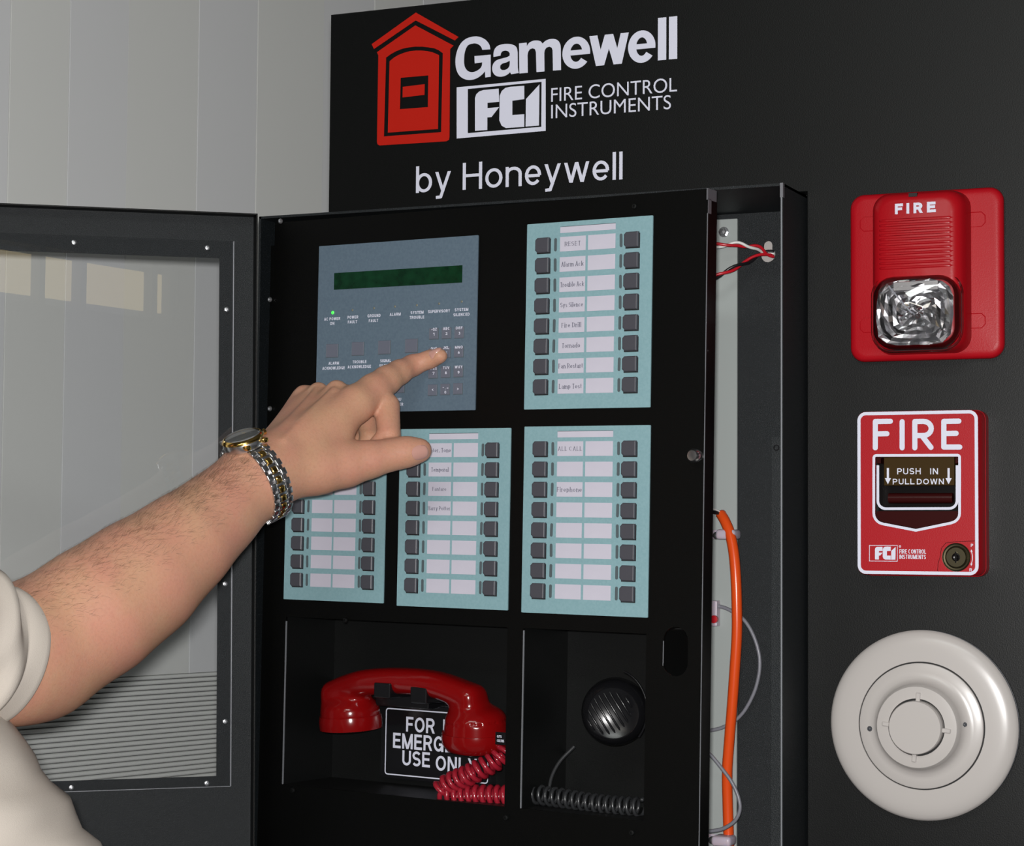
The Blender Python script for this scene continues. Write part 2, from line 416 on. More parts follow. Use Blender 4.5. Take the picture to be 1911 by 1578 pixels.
def mono(s, x0, x1, z0, z1, y, w=.14, con=None, gap=.13, space=.32, serif=False, rnd=False, depth=.00025, X=.74):
    """monoline lettering fitted to x0..x1, baseline z0, cap height z1, front face at y-depth"""
    adv = []; cur = 0
    for i, ch in enumerate(s):
        if ch == ' ': cur += space; continue
        W, st = glyph(ch, w, X); adv.append((cur, st)); cur += W+gap
    cur -= gap
    sx = (x1-x0)/cur; sz = z1-z0; b = BM(); asp = sx/sz
    for ox, st in adv:
        for pl in split_diag(st):
            # keep an even stroke width although the letter is squeezed in x
            pts = [(x0+(p[0]+ox)*sx, z0+p[1]*sz) for p in pl]
            ribbon(b, pts, w*sz*(1 if asp > .85 else .55+.45*asp), y, contrast=(.45 if serif else con), rnd=rnd)
            if serif:
                for e, nb in ((pl[0], pl[1]), (pl[-1], pl[-2])):
                    if abs(e[0]-nb[0]) < .35*abs(e[1]-nb[1]) and min(abs(e[1]-v) for v in (0, 1, X)) < .02:
                        ex = x0+(e[0]+ox)*sx; ez = z0+e[1]*sz; k = .13*sz
                        ribbon(b, [(ex-k, ez), (ex+k, ez)], w*sz*.42, y)
    return solid(b, depth)
def textbox(fr, uL, vb, uR, h, out=0.0, cr=lambda a, b: (a, b)):
    a = cr(uL, vb); c = cr(uR, vb); d = cr(uL, vb-h)
    x0, z0 = LP(fr, *a, out); x1 = LP(fr, *c, out)[0]; z1 = LP(fr, *d, out)[1]
    return x0, x1, z0, z1
def bfont(s, x0, x1, z0, z1, y, bold=0.0, depth=.0002):
    cu = bpy.data.curves.new('t', 'FONT'); cu.body = s; cu.offset = bold; cu.extrude = .01
    o = bpy.data.objects.new('t', cu); me = bpy.data.meshes.new_from_object(o); bpy.data.objects.remove(o)
    xs = [v.co.x for v in me.vertices]; ys = [v.co.y for v in me.vertices]
    a, b_, c, d = min(xs), max(xs), min(ys), max(ys)
    for v in me.vertices:
        X, Y, Z = v.co; v.co = (x0+(X-a)/(b_-a)*(x1-x0), y-(Z+.01)/.02*depth, z0+(Y-c)/(d-c)*(z1-z0))
    return me

# ------------------------------------------------------------------ helpers: sculpted surfaces (distance field -> mesh)
def smin(a, b, k):
    if k <= 0: return np.minimum(a, b)
    h = np.clip(.5+.5*(b-a)/k, 0, 1); return b*(1-h)+a*h-k*h*(1-h)
def rcone(P, a, b, ra, rb):
    a = np.array(a, np.float32); b = np.array(b, np.float32); ba = b-a; L = float(ba@ba)+1e-12
    h = np.clip(((P-a)@ba)/L, 0, 1); d = P-a-h[:, None]*ba
    return np.sqrt((d*d).sum(1))-(ra+(rb-ra)*h)
def sdf_mesh(f, lo, hi, h, relax=1):
    lo = np.array(lo, np.float32); hi = np.array(hi, np.float32); B = 5
    nc = np.ceil((hi-lo)/(h*B)).astype(int); n = nc*B
    ax = [lo[i]+(np.arange(nc[i])+.5)*h*B for i in range(3)]
    g = np.stack(np.meshgrid(*ax, indexing='ij'), -1).reshape(-1, 3).astype(np.float32)
    cv = f(g).reshape(nc)
    V = np.repeat(np.repeat(np.repeat(cv, B, 0), B, 1), B, 2).astype(np.float32)
    mask = np.abs(V) < h*B*1.3
    idx = np.argwhere(mask); P = (lo+(idx+.5)*h).astype(np.float32)
    V[mask] = f(P)
    inside = V < 0
    c = [(i, j, k) for i in (0, 1) for j in (0, 1) for k in (0, 1)]
    N = np.array(V.shape)
    sl = lambda A, o: A[o[0]:N[0]-1+o[0], o[1]:N[1]-1+o[1], o[2]:N[2]-1+o[2]]
    cnt = sum(sl(inside, o).astype(np.int8) for o in c)
    act = (cnt > 0) & (cnt < 8); ids = np.argwhere(act); m = len(ids)
    acc = np.zeros((m, 3)); num = np.zeros(m)
    for a in c:
        for axi in range(3):
            if a[axi]: continue
            b = list(a); b[axi] = 1
            va = V[tuple((ids+a).T)]; vb = V[tuple((ids+b).T)]
            cr = (va < 0) != (vb < 0); t = np.where(cr, va/np.where(va == vb, 1, va-vb), 0)
            p = ids+np.array(a)+0.0; p[:, axi] += t
            acc[cr] += p[cr]; num += cr
    verts = acc/num[:, None]
    mp = -np.ones(N-1, np.int64); mp[act] = np.arange(m)
    quads = []
    for axi in range(3):
        o1, o2 = [(1, 2), (2, 0), (0, 1)][axi]
        A = inside.take(range(N[axi]-1), axi); Bq = inside.take(range(1, N[axi]), axi)
        e = np.argwhere(A != Bq)
        e = e[(e[:, o1] > 0) & (e[:, o2] > 0) & (e[:, o1] < N[o1]-1) & (e[:, o2] < N[o2]-1)]
        q = []
        for d1, d2 in ((0, 0), (-1, 0), (-1, -1), (0, -1)):
            k = e.copy(); k[:, o1] += d1; k[:, o2] += d2; q.append(mp[tuple(k.T)])
        q = np.stack(q, 1); ins = A[tuple(e.T)]
        q[~ins] = q[~ins][:, ::-1]
        quads.append(q)
    quads = np.concatenate(quads); quads = quads[(quads >= 0).all(1)]
    W = lo+(verts+.5)*h
    for _ in range(relax):      # light smoothing of the grid pattern
        s = np.zeros_like(W); k = np.zeros(m)
        for i in range(4):
            a, b = quads[:, i], quads[:, (i+1) % 4]
            np.add.at(s, a, W[b]); np.add.at(k, a, 1)
        W = W*.4+.6*s/np.maximum(k, 1)[:, None]
    me = bpy.data.meshes.new('sdf')
    me.vertices.add(m); me.vertices.foreach_set('co', W.astype(np.float32).ravel())
    me.loops.add(quads.size); me.loops.foreach_set('vertex_index', quads.astype(np.int32).ravel())
    me.polygons.add(len(quads)); me.polygons.foreach_set('loop_start', np.arange(0, quads.size, 4, dtype=np.int32))
    me.update(calc_edges=True); me.validate()
    return me

# ================================================================== THE ROOM
def struct(name, fr=BRD, pos=(0, 0, 0), label=None):
    return T(name, fr, pos, label=label, kind='structure')
t = struct('floor'); t.add('floor_slab', box(BM(), -5, 7, -5.2, 2.4, -1.45, -1.4), M['floor'])
t = struct('ceiling'); t.add('ceiling_slab', box(BM(), -5, 7, -5.2, 2.4, 1.5, 1.55), M['ceil'])
t = struct('wall_back', pos=(0, -5, 0)); t.add('wall_surface', shape2d([[(-5, -1.4), (7, -1.4), (7, 1.5), (-5, 1.5)], [(2.7, .93), (4.25, .93), (4.25, 1.16), (2.7, 1.16)]], -5.1, -5.0), M['ceil'])
winm = mat('frosted_pane', (.8, .7, .5), .5, emit=((1.0, .78, .40), 1.7))
t = struct('window_1', pos=(3.6, -5, 1))  # unseen glowing panels, added to put a cream reflection on the door sheet
for i, (a, b_) in enumerate(((2.73, 3.45), (3.475, 3.67), (3.71, 4.09), (4.12, 4.20))):
    t.add('pane', box(BM(), a, b_, -5.06, -5.05, .965, 1.13), winm)
for a in (2.7, 3.447, 3.675, 4.09, 4.20): t.add('mullion', box(BM(), a, a+.03, -5.08, -5.0, .93, 1.16), M['gap'])
t = struct('wall_front', pos=(0, 2.3, 0)); t.add('wall_surface', box(BM(), -3, 7, 2.3, 2.36, -1.4, 1.5), M['plank'])

# the panelled wall on the left: tall planks above, horizontal ribs below
wl = struct('wall_left', WAL)
wl.add('wall_backing', box(BM(), -1.45, 1.6, .012, .05, -1.4, 1.5), M['gap'])
bx = [-1.41+.098*i for i in range(9)]+[-.6180, -.526, -.4407, -.3513, -.2373, -.136, -.0142, .085, .185, .285, .385, .5, .62, .75, .9, 1.05, 1.25, 1.5]
bx = sorted(x for x in bx if x < -.66 or x > -.63)
for i in range(len(bx)-1):
    a, c = bx[i]+.0004, bx[i+1]-.0004
    wl.add('plank', box(BM(), a, c, -.001*((i*7) % 3)*.5, .012, -.162, 1.5, .0002, 1), M['plank' if i % 2 else 'plank2'])
rib = shape2d([rr(-.0030, .0030, -.0030, .0030, .0028, 4)], 0, 3.6)
for k in range(34):
    z = -.1652-k*.00592
    b = BM(); prof = [(-.0058*sin(pi*j/6)**.45, .00255*cos(pi*j/6)) for j in range(7)]
    vs = []
    for X_ in (-1.41, 1.4): vs.append([b.verts.new((X_, p[0]+.006, z+p[1])) for p in prof])
    for j in range(6): b.faces.new((vs[0][j], vs[0][j+1], vs[1][j+1], vs[1][j]))
    b.faces.new(vs[0]); b.faces.new(vs[1][::-1])
    wl.add('rib', b, M['plank2'], 40)
wl.add('skirting_panel', box(BM(), -1.41, 1.4, -.001, .012, -1.4, -.372), M['plank'])

# ================================================================== THE BLACK DISPLAY BOARD WITH ITS SIGN
brd = T('display_board', BRD, (-.4, 0, -1.4), 'tall black display board with white company lettering standing behind the cabinet', 'board')
brd.add('panel', shape2d([[(-.980, .502), (.6, .502), (.6, -1.4), (-.980, -1.4), (-.980, -.352), (-.5115, -.352), (-.5115, .303), (-.980, .303)]], 0, .018, .001), M['board'])
c1 = crop(5.03, 680, 10); IK = .0004
def poly(pts, cr=c1, fr=BRD, out=0.0): return [LP(fr, *cr(u, v), out) for u, v in pts]
A_ = poly([(205, 490), (250, 458), (300, 430), (360, 407), (420, 395), (480, 388), (540, 388), (600, 394), (660, 405), (700, 422), (738, 450), (722, 1190), (185, 1230)])
B_ = poly([(238, 525), (280, 490), (320, 467), (375, 445), (430, 430), (485, 425), (540, 425), (590, 430), (640, 440), (703, 468), (692, 1160), (222, 1195)])
C_ = poly([(342, 680), (602, 658), (598, 955), (335, 975)])
D_ = poly([(362, 765), (568, 740), (565, 840), (360, 865)])
O_ = poly([(120, 440), (480, 188), (838, 378), (806, 412), (800, 1235), (795, 1262), (770, 1276), (145, 1315), (126, 1305), (120, 1280), (133, 470)])
brd.add('callbox_emblem', join(shape2d([poly([(70, 365), (485, 68), (885, 297), (850, 330), (483, 142), (92, 410)])], -IK, 0),
        shape2d([O_, A_], -IK, 0), shape2d([B_, C_], -IK, 0), shape2d([D_], -IK, 0)), M['red_ink'], label='red street fire alarm box emblem')
def fci(mp, y0, y1, thin=False):
    """the square company emblem; mp maps its crop coordinates to the plane"""
    L = []
    if thin: L.append(([(868, 770), (1703, 690), (1703, 1178), (868, 1250)], [(885, 788), (1688, 710), (1688, 1162), (885, 1232)]))
    else: L.append(([(868, 770), (1703, 690), (1703, 1178), (868, 1250)], [(972, 785), (1665, 718), (1662, 1140), (972, 1200)]))
    L.append(([(1040, 1178), (1040, 870), (1052, 835), (1080, 808), (1120, 795), (1262, 782), (1266, 905), (1157, 915), (1157, 965), (1266, 955), (1195, 1048), (1155, 1052), (1155, 1170)],))
    L.append(([(1272, 850), (1290, 805), (1325, 775), (1370, 765), (1502, 755), (1502, 880), (1390, 895), (1390, 1030), (1502, 1022), (1502, 1140), (1330, 1152), (1290, 1130), (1268, 1080)],))
    L.append(([(1518, 880), (1645, 742), (1640, 1128), (1515, 1138)],))
    return join(*[shape2d([[mp(*p) for p in lp] for lp in g], y0, y1) for g in L])
brd.add('square_emblem', fci(lambda u, v: LP(BRD, *c1(u, v)), -IK, 0), M['white'], label='white framed square emblem')
c0 = crop(2.389, 580, 0)
x0, z0 = LP(BRD, *c0(645, 357)); x1, z0b = LP(BRD, *c0(1634, 262)); _, z1 = LP(BRD, *c0(1634, 72))
def close_(pts, n=3):      # smooth the traced curves, keep the square corners
    out = []; m = len(pts)
    for i_ in range(m):
        p0, p1, p2, p3 = [Vector(pts[(i_+k) % m]) for k in (-1, 0, 1, 2)]
        def sharp(a, b_, c): 
            u_, v_ = (b_-a), (c-b_); return u_.normalized().dot(v_.normalized()) < .80 or u_.length > 75 or v_.length > 75
        s1, s2 = sharp(p0, p1, p2), sharp(p1, p2, p3)
        if s1: p0 = p1*2-p2
        if s2: p3 = p2*2-p1
        out.append(p1)
        if (p2-p1).length < 75:
            for k in range(1, n):
                t_ = k/n; out.append(.5*((2*p1)+(p2-p0)*t_+(2*p0-5*p1+4*p2-p3)*t_*t_+(3*p1-p0-3*p2+p3)*t_**3))
    return [(p.x, p.y) for p in out]
GG = [(1183, 413), (1178, 380), (1160, 345), (1130, 318), (1095, 300), (1050, 292), (1000, 298), (950, 318), (905, 360), (875, 420), (860, 480), (856, 530), (862, 590), (880, 640), (910, 675), (955, 697), (1005, 700), (1055, 685), (1100, 655), (1133, 620), (1137, 677), (1187, 670), (1187, 463), (1035, 477), (1037, 545), (1107, 535), (1103, 570), (1080, 600), (1045, 620), (1010, 628), (975, 618), (950, 590), (938, 550), (937, 500), (942, 450), (955, 405), (975, 375), (1005, 362), (1045, 358), (1080, 372), (1100, 395), (1108, 418)]
GA = [(1213, 485), (1215, 440), (1232, 400), (1265, 375), (1320, 363), (1375, 365), (1412, 378), (1432, 400), (1440, 440), (1442, 580), (1446, 612), (1452, 635), (1378, 647), (1370, 628), (1340, 652), (1300, 668), (1255, 668), (1222, 650), (1203, 615), (1203, 575), (1217, 540), (1245, 515), (1290, 500), (1340, 487), (1365, 472), (1366, 450), (1352, 432), (1325, 425), (1298, 432), (1283, 450), (1280, 472)]
GAh = [(1367, 520), (1330, 537), (1295, 548), (1277, 565), (1275, 590), (1290, 607), (1320, 607), (1348, 592), (1364, 565)]
GM = [(1457, 640), (1453, 358), (1525, 350), (1528, 385), (1545, 355), (1580, 335), (1620, 330), (1655, 338), (1675, 360), (1700, 335), (1740, 318), (1785, 316), (1820, 332), (1840, 365), (1845, 400), (1847, 607), (1772, 613), (1768, 420), (1760, 398), (1738, 388), (1712, 396), (1695, 420), (1690, 450), (1692, 620), (1617, 627), (1612, 440), (1603, 412), (1580, 403), (1555, 412), (1538, 440), (1533, 470), (1535, 633)]
HH = z1-z0b
def bold_e(ul, ur):
    a = LP(BRD, *c0(ul, 280))[0]; c = LP(BRD, *c0(ur, 280))[0]; cx_, RX = (a+c)/2, (c-a)/2; RY = .382*HH; cz_ = z0b+.362*HH
    rx_, ry_ = RX-.20*HH, RY-.165*HH
    pt = lambda A, X_, Y_: (cx_+X_*cos(radians(A)), cz_+Y_*sin(radians(A)))
    zb = cz_-.055*HH; al = math.degrees(math.asin((cz_-zb)/ry_)); ar = math.degrees(math.asin((cz_-zb)/RY))
    L1 = [pt(A, RX, RY) for A in np.linspace(-ar, 322, 44)]+[pt(A, rx_, ry_) for A in np.linspace(322, 180+al, 20)]
    zt_ = cz_+.065*HH; at = math.degrees(math.asin((zt_-cz_)/ry_))
    return shape2d([L1, [pt(A, rx_, ry_) for A in np.linspace(at, 180-at, 18)]], -IK, 0)
def c0x(u): return LP(BRD, *c0(u, 262+.0947*(1632-u)))[0]
for me in (shape2d([poly(close_(GG))], -IK, 0), shape2d([poly(close_(GA)), poly(close_(GAh))], -IK, 0), shape2d([poly(close_(GM))], -IK, 0), bold_e(1122, 1246),
           mono('w', c0x(1238), c0x(1422), z0b, z1, 0, w=.20, X=.727, depth=IK), bold_e(1415, 1537),
           shape2d([[(c0x(1548), z0b), (c0x(1585), z0b), (c0x(1585), z1), (c0x(1548), z1)]], -IK, 0), shape2d([[(c0x(1597), z0b), (c0x(1634), z0b), (c0x(1634), z1), (c0x(1597), z1)]], -IK, 0)):
    brd.add('lettering', me, M['white'])
x0, z0 = LP(BRD, *c0(468, 866)); x1, z0b = LP(BRD, *c0(1392, 799)); _, z1 = LP(BRD, *c0(1392, 675))
brd.add('lettering', mono('by Honeywell', x0, x1, z0b, z1, 0, w=.128, con=.88, gap=.085, space=.30, X=.735, depth=IK), M['white'])
c2 = crop(4.343, 840, 130)
for s, a, vb, c, ve, h in (('FIRE CONTROL', 820, 262, 1840, 176, 112), ('INSTRUMENTS', 820, 397, 1790, 314, 112)):
    x0, z0 = LP(BRD, *c2(a, vb)); x1, z1 = LP(BRD, *c2(c, ve)); _, zt = LP(BRD, *c2(a, vb-h))
    brd.add('lettering', bfont(s, x0, x1, z0, zt, 0, -.004, depth=IK), M['white'])

# ================================================================== THE CABINET
cab = T('control_cabinet', BRD, (-.76, 0, -.345), 'black steel alarm control cabinet with glazed outer door swung wide open', 'cabinet')
X0, X1, ZB, ZT, YF, YB = -1.0165, -.5128, -.345, .3005, -.066, .070
b = BM()
box(b, X0, X1, YF, YB, ZT-.0022, ZT); box(b, X0, X1, YF, YB, ZB, ZB+.0022)
box(b, X0, X0+.0022, YF, YB, ZB, ZT); box(b, X1-.0022, X1, YF, YB, ZB, ZT)
cab.add('housing', b, M['powder'])
sl = [LP(frame((0, YB-.004, 0)), 1433, v)[1] for v in (449, 470, 489)]
sx = LP(frame((0, YB-.004, 0)), 1433, 460)[0]
wi = .0042
hole = [(sx-wi, sl[1]), (sx-wi, sl[0]-wi)]+[(sx+wi*cos(a), sl[0]-wi+wi*sin(a)) for a in [pi-pi*k/6 for k in range(1, 6)]]+[(sx+wi, sl[0]-wi), (sx+wi, sl[1])]
R_ = .0068; cy_ = sl[2]+R_
a0 = math.acos(wi/R_)
hole = hole+[(sx+R_*cos(a), cy_+R_*sin(a)) for a in [a0-(pi+2*a0)*k/14 for k in range(15)]]
cab.add('rear_wall', shape2d([[(X0+.002, ZB+.002), (X1-.002, ZB+.002), (X1-.002, ZT-.002), (X0+.002, ZT-.002)], hole], YB-.004, YB-.002), M['powder'])
cab.add('rear_liner', box(BM(), sx-.03, sx+.03, YB+.004, YB+.006, .22, .29), M['cream'], label='pale surface seen through the keyhole slot')
pf = frame((0, YB-.008, 0)); px1, pzt = LP(pf, 1377, 408)
cab.add('mounting_plate', box(BM(), -.97, px1, YB-.010, YB-.007, -.31, pzt, .0004, 1), M['plate'], label='pale grey mounting plate')
# latch strip along the right side of the opening
lz = LP(frame((0, YF+.004, 0)), 1448, 815)
cab.add('latch_strip', shape2d([[(X1-.0115, ZB+.002), (X1-.0024, ZB+.002), (X1-.0024, lz[1]), (X1-.0105, lz[1])]], YF+.003, YF+.006), M['powder'])
b = lathe([(.0026, 0), (.0026, -.0012), (.0017, -.0012), (.0017, 0)], X1-.0064, lz[1]-.009, 16); bmesh.ops.translate(b, vec=(0, YF+.003, 0), verts=b.verts)
cab.add('strike_hole', b, M['black'], 60)
cab.add('edge_wear', box(BM(), X1-.0018, X1-.0006, YF-.0003, YF+.0002, ZB, ZT-.002), M['edge'])  # paler strip down the right front edge
cab.add('bare_corner', join(box(BM(), X1-.0024, X1+.0001, YF-.0005, YF+.004, ZT-.012, ZT+.0002)), M['chip'])
# dome under the cabinet ceiling
cab.add('ceiling_plug', lathe([(.008, 0), (.007, -.003), (.0, -.0045)], 0, 0, 20), M['black'], 60).matrix_local = Matrix.Translation(Vector((-.545, 0, ZT-.003))-cab.pos) @ Matrix.Rotation(radians(-90), 4, 'X')

# ---- outer glazed door (a part), its window, screws
OW, OZT, OZB = .484, .3005, -.345
d = cab.add('glazed_door', shape2d([[(-OW, OZB), (-.004, OZB), (-.004, OZT), (-OW, OZT)], [(-OW+.036, -.2133), (-.0365, -.2133), (-.0365, .2602), (-OW+.036, .2602)]], 0, .0015), M['powder'])
b = join(box(BM(), -OW, -.004, -.016, 0, OZT-.0012, OZT), box(BM(), -.0052, -.004, -.016, 0, OZB, OZT), box(BM(), -OW, -OW+.0012, -.016, 0, OZB, OZT), box(BM(), -OW, -.004, -.016, 0, OZB, OZB+.0012))
def setw(o, fr):   # give a child of a thing the pose of another frame
    o.parent = cab.o; o.matrix_parent_inverse = Matrix.Identity(4)
    o.matrix_local = cab.o.matrix_world.inverted() @ fr
d.data.transform(Matrix.Translation(cab.pos)); setw(d, OUT)
def sub(parent, name, me, m, smooth=None, label=None, loc=None):
    if isinstance(me, bmesh.types.BMesh):
        b_ = me; me = bpy.data.meshes.new(name); b_.to_mesh(me); b_.free()
    me.name = name; me.materials.clear(); me.materials.append(m)
    if smooth: me.shade_smooth(); me.set_sharp_from_angle(angle=radians(smooth))
    o = bpy.data.objects.new(name, me); COL.objects.link(o); o.parent = parent
    if loc: o.location = loc
    if label: o['label'] = label
    return o
sub(d, 'flange', b, M['door_black'])
pn = [LP(OUT, 433, 900, .005)[0], LP(OUT, 300, 445, .005)[1], LP(OUT, 200, 1474, .005)[1]]
sub(d, 'window_pane', box(BM(), -OW+.022, pn[0], -.0045, -.0035, pn[2], pn[1]), M['acrylic'], label='clear plastic sheet screwed over the door opening')
sub(d, 'pane_edge', join(box(BM(), pn[0], pn[0]+.0007, -.0052, -.0004, pn[2], pn[1]), box(BM(), -OW+.022, pn[0], -.005, -.0004, pn[2]-.0004, pn[2])), M['pane_edge'])
def screw_mesh(r, h, drv='cross'):
    b = lathe([(0, -h*1.0), (r*.45, -h*.95), (r*.8, -h*.65), (r, -h*.2), (r, 0)], 0, 0, 16)
    s = join(b)
    return s
def to_me(b, n='m'):
    me = bpy.data.meshes.new(n); b.to_mesh(me); b.free(); return me
scr = to_me(lathe([(0, -.0006), (.0008, -.0006), (.0010, -.0016), (.0019, -.0014), (.0024, -.0006), (.0024, 0)], 0, 0, 18), 'screw')
scr.materials.append(M['zinc']); scr.shade_smooth(); scr.set_sharp_from_angle(angle=radians(35))
scr2 = scr.copy()
for (u, v) in ((138, 452), (387, 462), (423, 577), (420, 1089), (420, 1346), (386, 1461), (133, 1469)):
    x, z = LP(OUT, u, v, .005); sub(d, 'screw', scr2, M['zinc'], None, loc=(x, -.0046, z)); scr2 = scr2
for (x, z) in ((-.30, .269), (-.42, .267), (-.462, .15), (-.462, 0), (-.462, -.15), (-.42, -.228), (-.30, -.226)):
    sub(d, 'screw', scr2, M['zinc'], None, loc=(x, -.0046, z))

# ---- inner door: front sheet with two open compartments and a finger slot
IX0, IX1, IZT, IZB = .012, .4600, .2935, -.335
dep = .073
LC = [LP(INN, 531, 1300)[0], LP(INN, 945, 1300)[0]]      # left compartment
RC = [LP(INN, 974, 1340)[0], LP(INN, 1204, 1340)[0]]     # right compartment
CT, CB = -.068, -.2190
sx0, sx1 = LP(INN, 1238, 1200)[0], LP(INN, 1284, 1200)[0]; sz1, sz0 = -.0610, -.1010
def slot(x0, x1, z0, z1, n=10):
    r = (x1-x0)/2; c = (x0+x1)/2
    return [(c+r*cos(pi*i/n), z1-r+r*sin(pi*i/n)) for i in range(n+1)]+[(c+r*cos(pi+pi*i/n), z0+r+r*sin(pi+pi*i/n)) for i in range(n+1)]
face = shape2d([[(IX0, IZB), (IX1, IZB), (IX1, IZT), (IX0, IZT)], [(LC[0], CB), (LC[1], CB), (LC[1], CT), (LC[0], CT)], [(RC[0], CB), (RC[1], CB), (RC[1], CT), (RC[0], CT)], slot(sx0, sx1, sz0, sz1)], 0, .0016)
di = cab.add('inner_door', face, M['door_black']); di.data.transform(Matrix.Translation(cab.pos)); setw(di, INN)
sub(di, 'flange', join(box(BM(), IX1-.0016, IX1, .0016, .0165, IZB, IZT), box(BM(), IX0, IX1, .0016, .0165, IZT-.0016, IZT), box(BM(), IX0, IX0+.0016, .0016, .0165, IZB, IZT), box(BM(), IX0, IX1, .0016, .0165, IZB, IZB+.0016)), M['door_black'])
sub(di, 'edge_wear', box(BM(), IX1-.0003, IX1+.0002, -.0003, .0006, IZB, IZT-.02), M['edge'])  # lit door edge put into the colour as a lighter line
sub(di, 'bare_corner', join(box(BM(), IX1-.001, IX1+.0003, -.0003, .015, IZT-.009, IZT+.0003), box(BM(), IX1-.001, IX1+.0003, .0005, .006, IZT-.020, IZT-.008)), M['chip'])
def tub(x0, x1, nm):
    b = join(box(BM(), x0-.0012, x1+.0012, dep, dep+.0012, CB-.0012, CT+.0012), box(BM(), x0-.0012, x0, .0016, dep, CB, CT), box(BM(), x1, x1+.0012, .0016, dep, CB, CT), box(BM(), x0-.0012, x1+.0012, .0016, dep, CT, CT+.0012), box(BM(), x0-.0012, x1+.0012, .0016, dep, CB-.0012, CB))
    return sub(di, nm, b, M['recess'])
tub(*LC, 'compartment'); tub(*RC, 'compartment')
sub(di, 'compartment_edge', box(BM(), LC[0]-.0005, LC[0]+.0004, -.0002, .001, CB, CT-.004), M['edge']); sub(di, 'compartment_edge', box(BM(), RC[0]-.0002, RC[0]+.0008, -.0002, .001, CB, CT-.002), M['edge']); sub(di, 'slot_edge', box(BM(), sx0-.0003, sx0+.0002, -.0002, .0006, sz0+.008, sz1-.012), M['edge'])
sub(di, 'hinge_leaf', join(box(BM(), .003, .014, .006, .0075, IZB+.02, IZT-.02)), M['door_black'])
for (u, v, o_) in ((520, 412, .004), (498, 558, .006), (500, 762, .004), (645, 1157, 0), (1180, 1553, 0), (945, 1525, 0), (547, 1474, 0), (1185, 385, 0)):
    x, z = LP(INN, u, v, o_)
    sub(di, 'screw', scr.copy(), M['zinc' if o_ else 'recess'], None, loc=(x, -.0002-o_*.2, z))
kx, kz = LP(INN, 1297, 850, .008)
sub(di, 'thumb_screw', lathe([(0, -.014), (.0042, -.0135), (.0055, -.011), (.0055, -.006), (.0035, -.0035), (.0035, 0)], kx, kz, 24), M['steel'], 40, label='steel thumb screw')

# ================================================================== MODULES ON THE INNER DOOR
btn = BM()
def prism(b, pts, y0, y1, inset=0):
    f = [b.verts.new((p[0], y1, p[1])) for p in pts]
    cx = sum(p[0] for p in pts)/len(pts); cz = sum(p[1] for p in pts)/len(pts)
    m = [b.verts.new((p[0], y0+inset*.8, p[1])) for p in pts]
    k = [b.verts.new((cx+(p[0]-cx)*(1-inset/abs(p[0]-cx if abs(p[0]-cx) > 1e-6 else 1)), y0, cz+(p[1]-cz)*(1-inset/abs(p[1]-cz if abs(p[1]-cz) > 1e-6 else 1)))) for p in pts]
    n = len(pts)
    for A, B in ((f, m), (m, k)):
        for i in range(n): b.faces.new((A[i], A[(i+1) % n], B[(i+1) % n], B[i]))
    b.faces.new(k); bmesh.ops.recalc_face_normals(b, faces=b.faces); return b
def button_mesh(w_, h_):
    c = w_*.16; x, z = w_/2, h_/2
    pts = [(-x+c, -z), (x, -z), (x, z), (-x+c, z), (-x, z-c), (-x, -z+c)]
    return to_me(prism(BM(), pts, -.0034, 0, .0007), 'button')
SY = .0012
def module(fr, rect, texts, label, nm='switch_module'):
    x0, x1, z0, z1 = rect; W, H = x1-x0, z1-z0
    t = T(nm, fr, ((x0+x1)/2, 0, z0), label, 'switch panel', 'pale blue switch panels on the black inner door')
    fx = lambda a: x0+W*a
    fz = lambda a: z1-H*a
    t.add('faceplate', shape2d([rr(x0, x1, z0, z1, .0006, 2)], -SY, -.0001), M['teal'])
    bw, bh = W*.112, H*.080
    bm_ = button_mesh(bw*.97, bh); wm = to_me(box(BM(), -bw/2, bw/2, -.0002, 0, -bh/2, bh/2), 'well'); sm = shape2d([slot(-W*.0105, W*.0105, -H*.036, H*.036, 5)], -.0003, 0)
    cm = {}
    for q in ('a', 'b'):
        a, c = ((.272, .478), (.497, .713))[q == 'b']
        cm[q] = (to_me(box(BM(), -W*(c-a)/2, W*(c-a)/2, -.0003, 0, -H*.039, H*.039), 'card'), (a+c)/2)
    for k in range(8):
        zc = fz(.1205+.1086*k); zr = fz(.1205+.1086*k)
        for fx_ in (.137, .845):
            t.link('button_well', wm, M['well'], loc=(fx(fx_)+.0004, -SY-.0001, zc-.0009))  # black plate set low and right stands in for the button's shadow gap
            t.link('button', bm_, M['button'], loc=(fx(fx_), -SY, zc), rot=(0, radians(random.uniform(-.6, .6)), 0))
        for fx_ in (.235, .757): t.link('indicator_slot', sm, M['slot'], loc=(fx(fx_), -SY, zc), rot=(0, radians(random.uniform(-1.5, 1.5)), 0))
        for q in ('a', 'b'):
            o = t.link('label_card', cm[q][0], M['label'], loc=(fx(cm[q][1]), -SY, zc))
            s = texts.get(k) if q == 'a' else None
            if s:
                s, lw, th = s; th *= .88
                half = W*.206*lw/2; hh = H*.078*th
                me = to_me(mono(s, -half, half, -hh*.5, hh*.5, -.0003, w=.15, gap=.17, serif=True, X=.66), 'lettering')
                me.materials.append(M['card_ink']); lo = bpy.data.objects.new('lettering', me); COL.objects.link(lo); lo.parent = o
    t.add('title_strip', box(BM(), fx(.272), fx(.713), -SY-.0003, -SY, fz(.060), fz(.028)), M['label'])
    t.add('title_strip_shadow_gap', box(BM(), fx(.272), fx(.713), -SY-.0004, -SY, fz(.028), fz(.0255)), M['slot'])
    return t
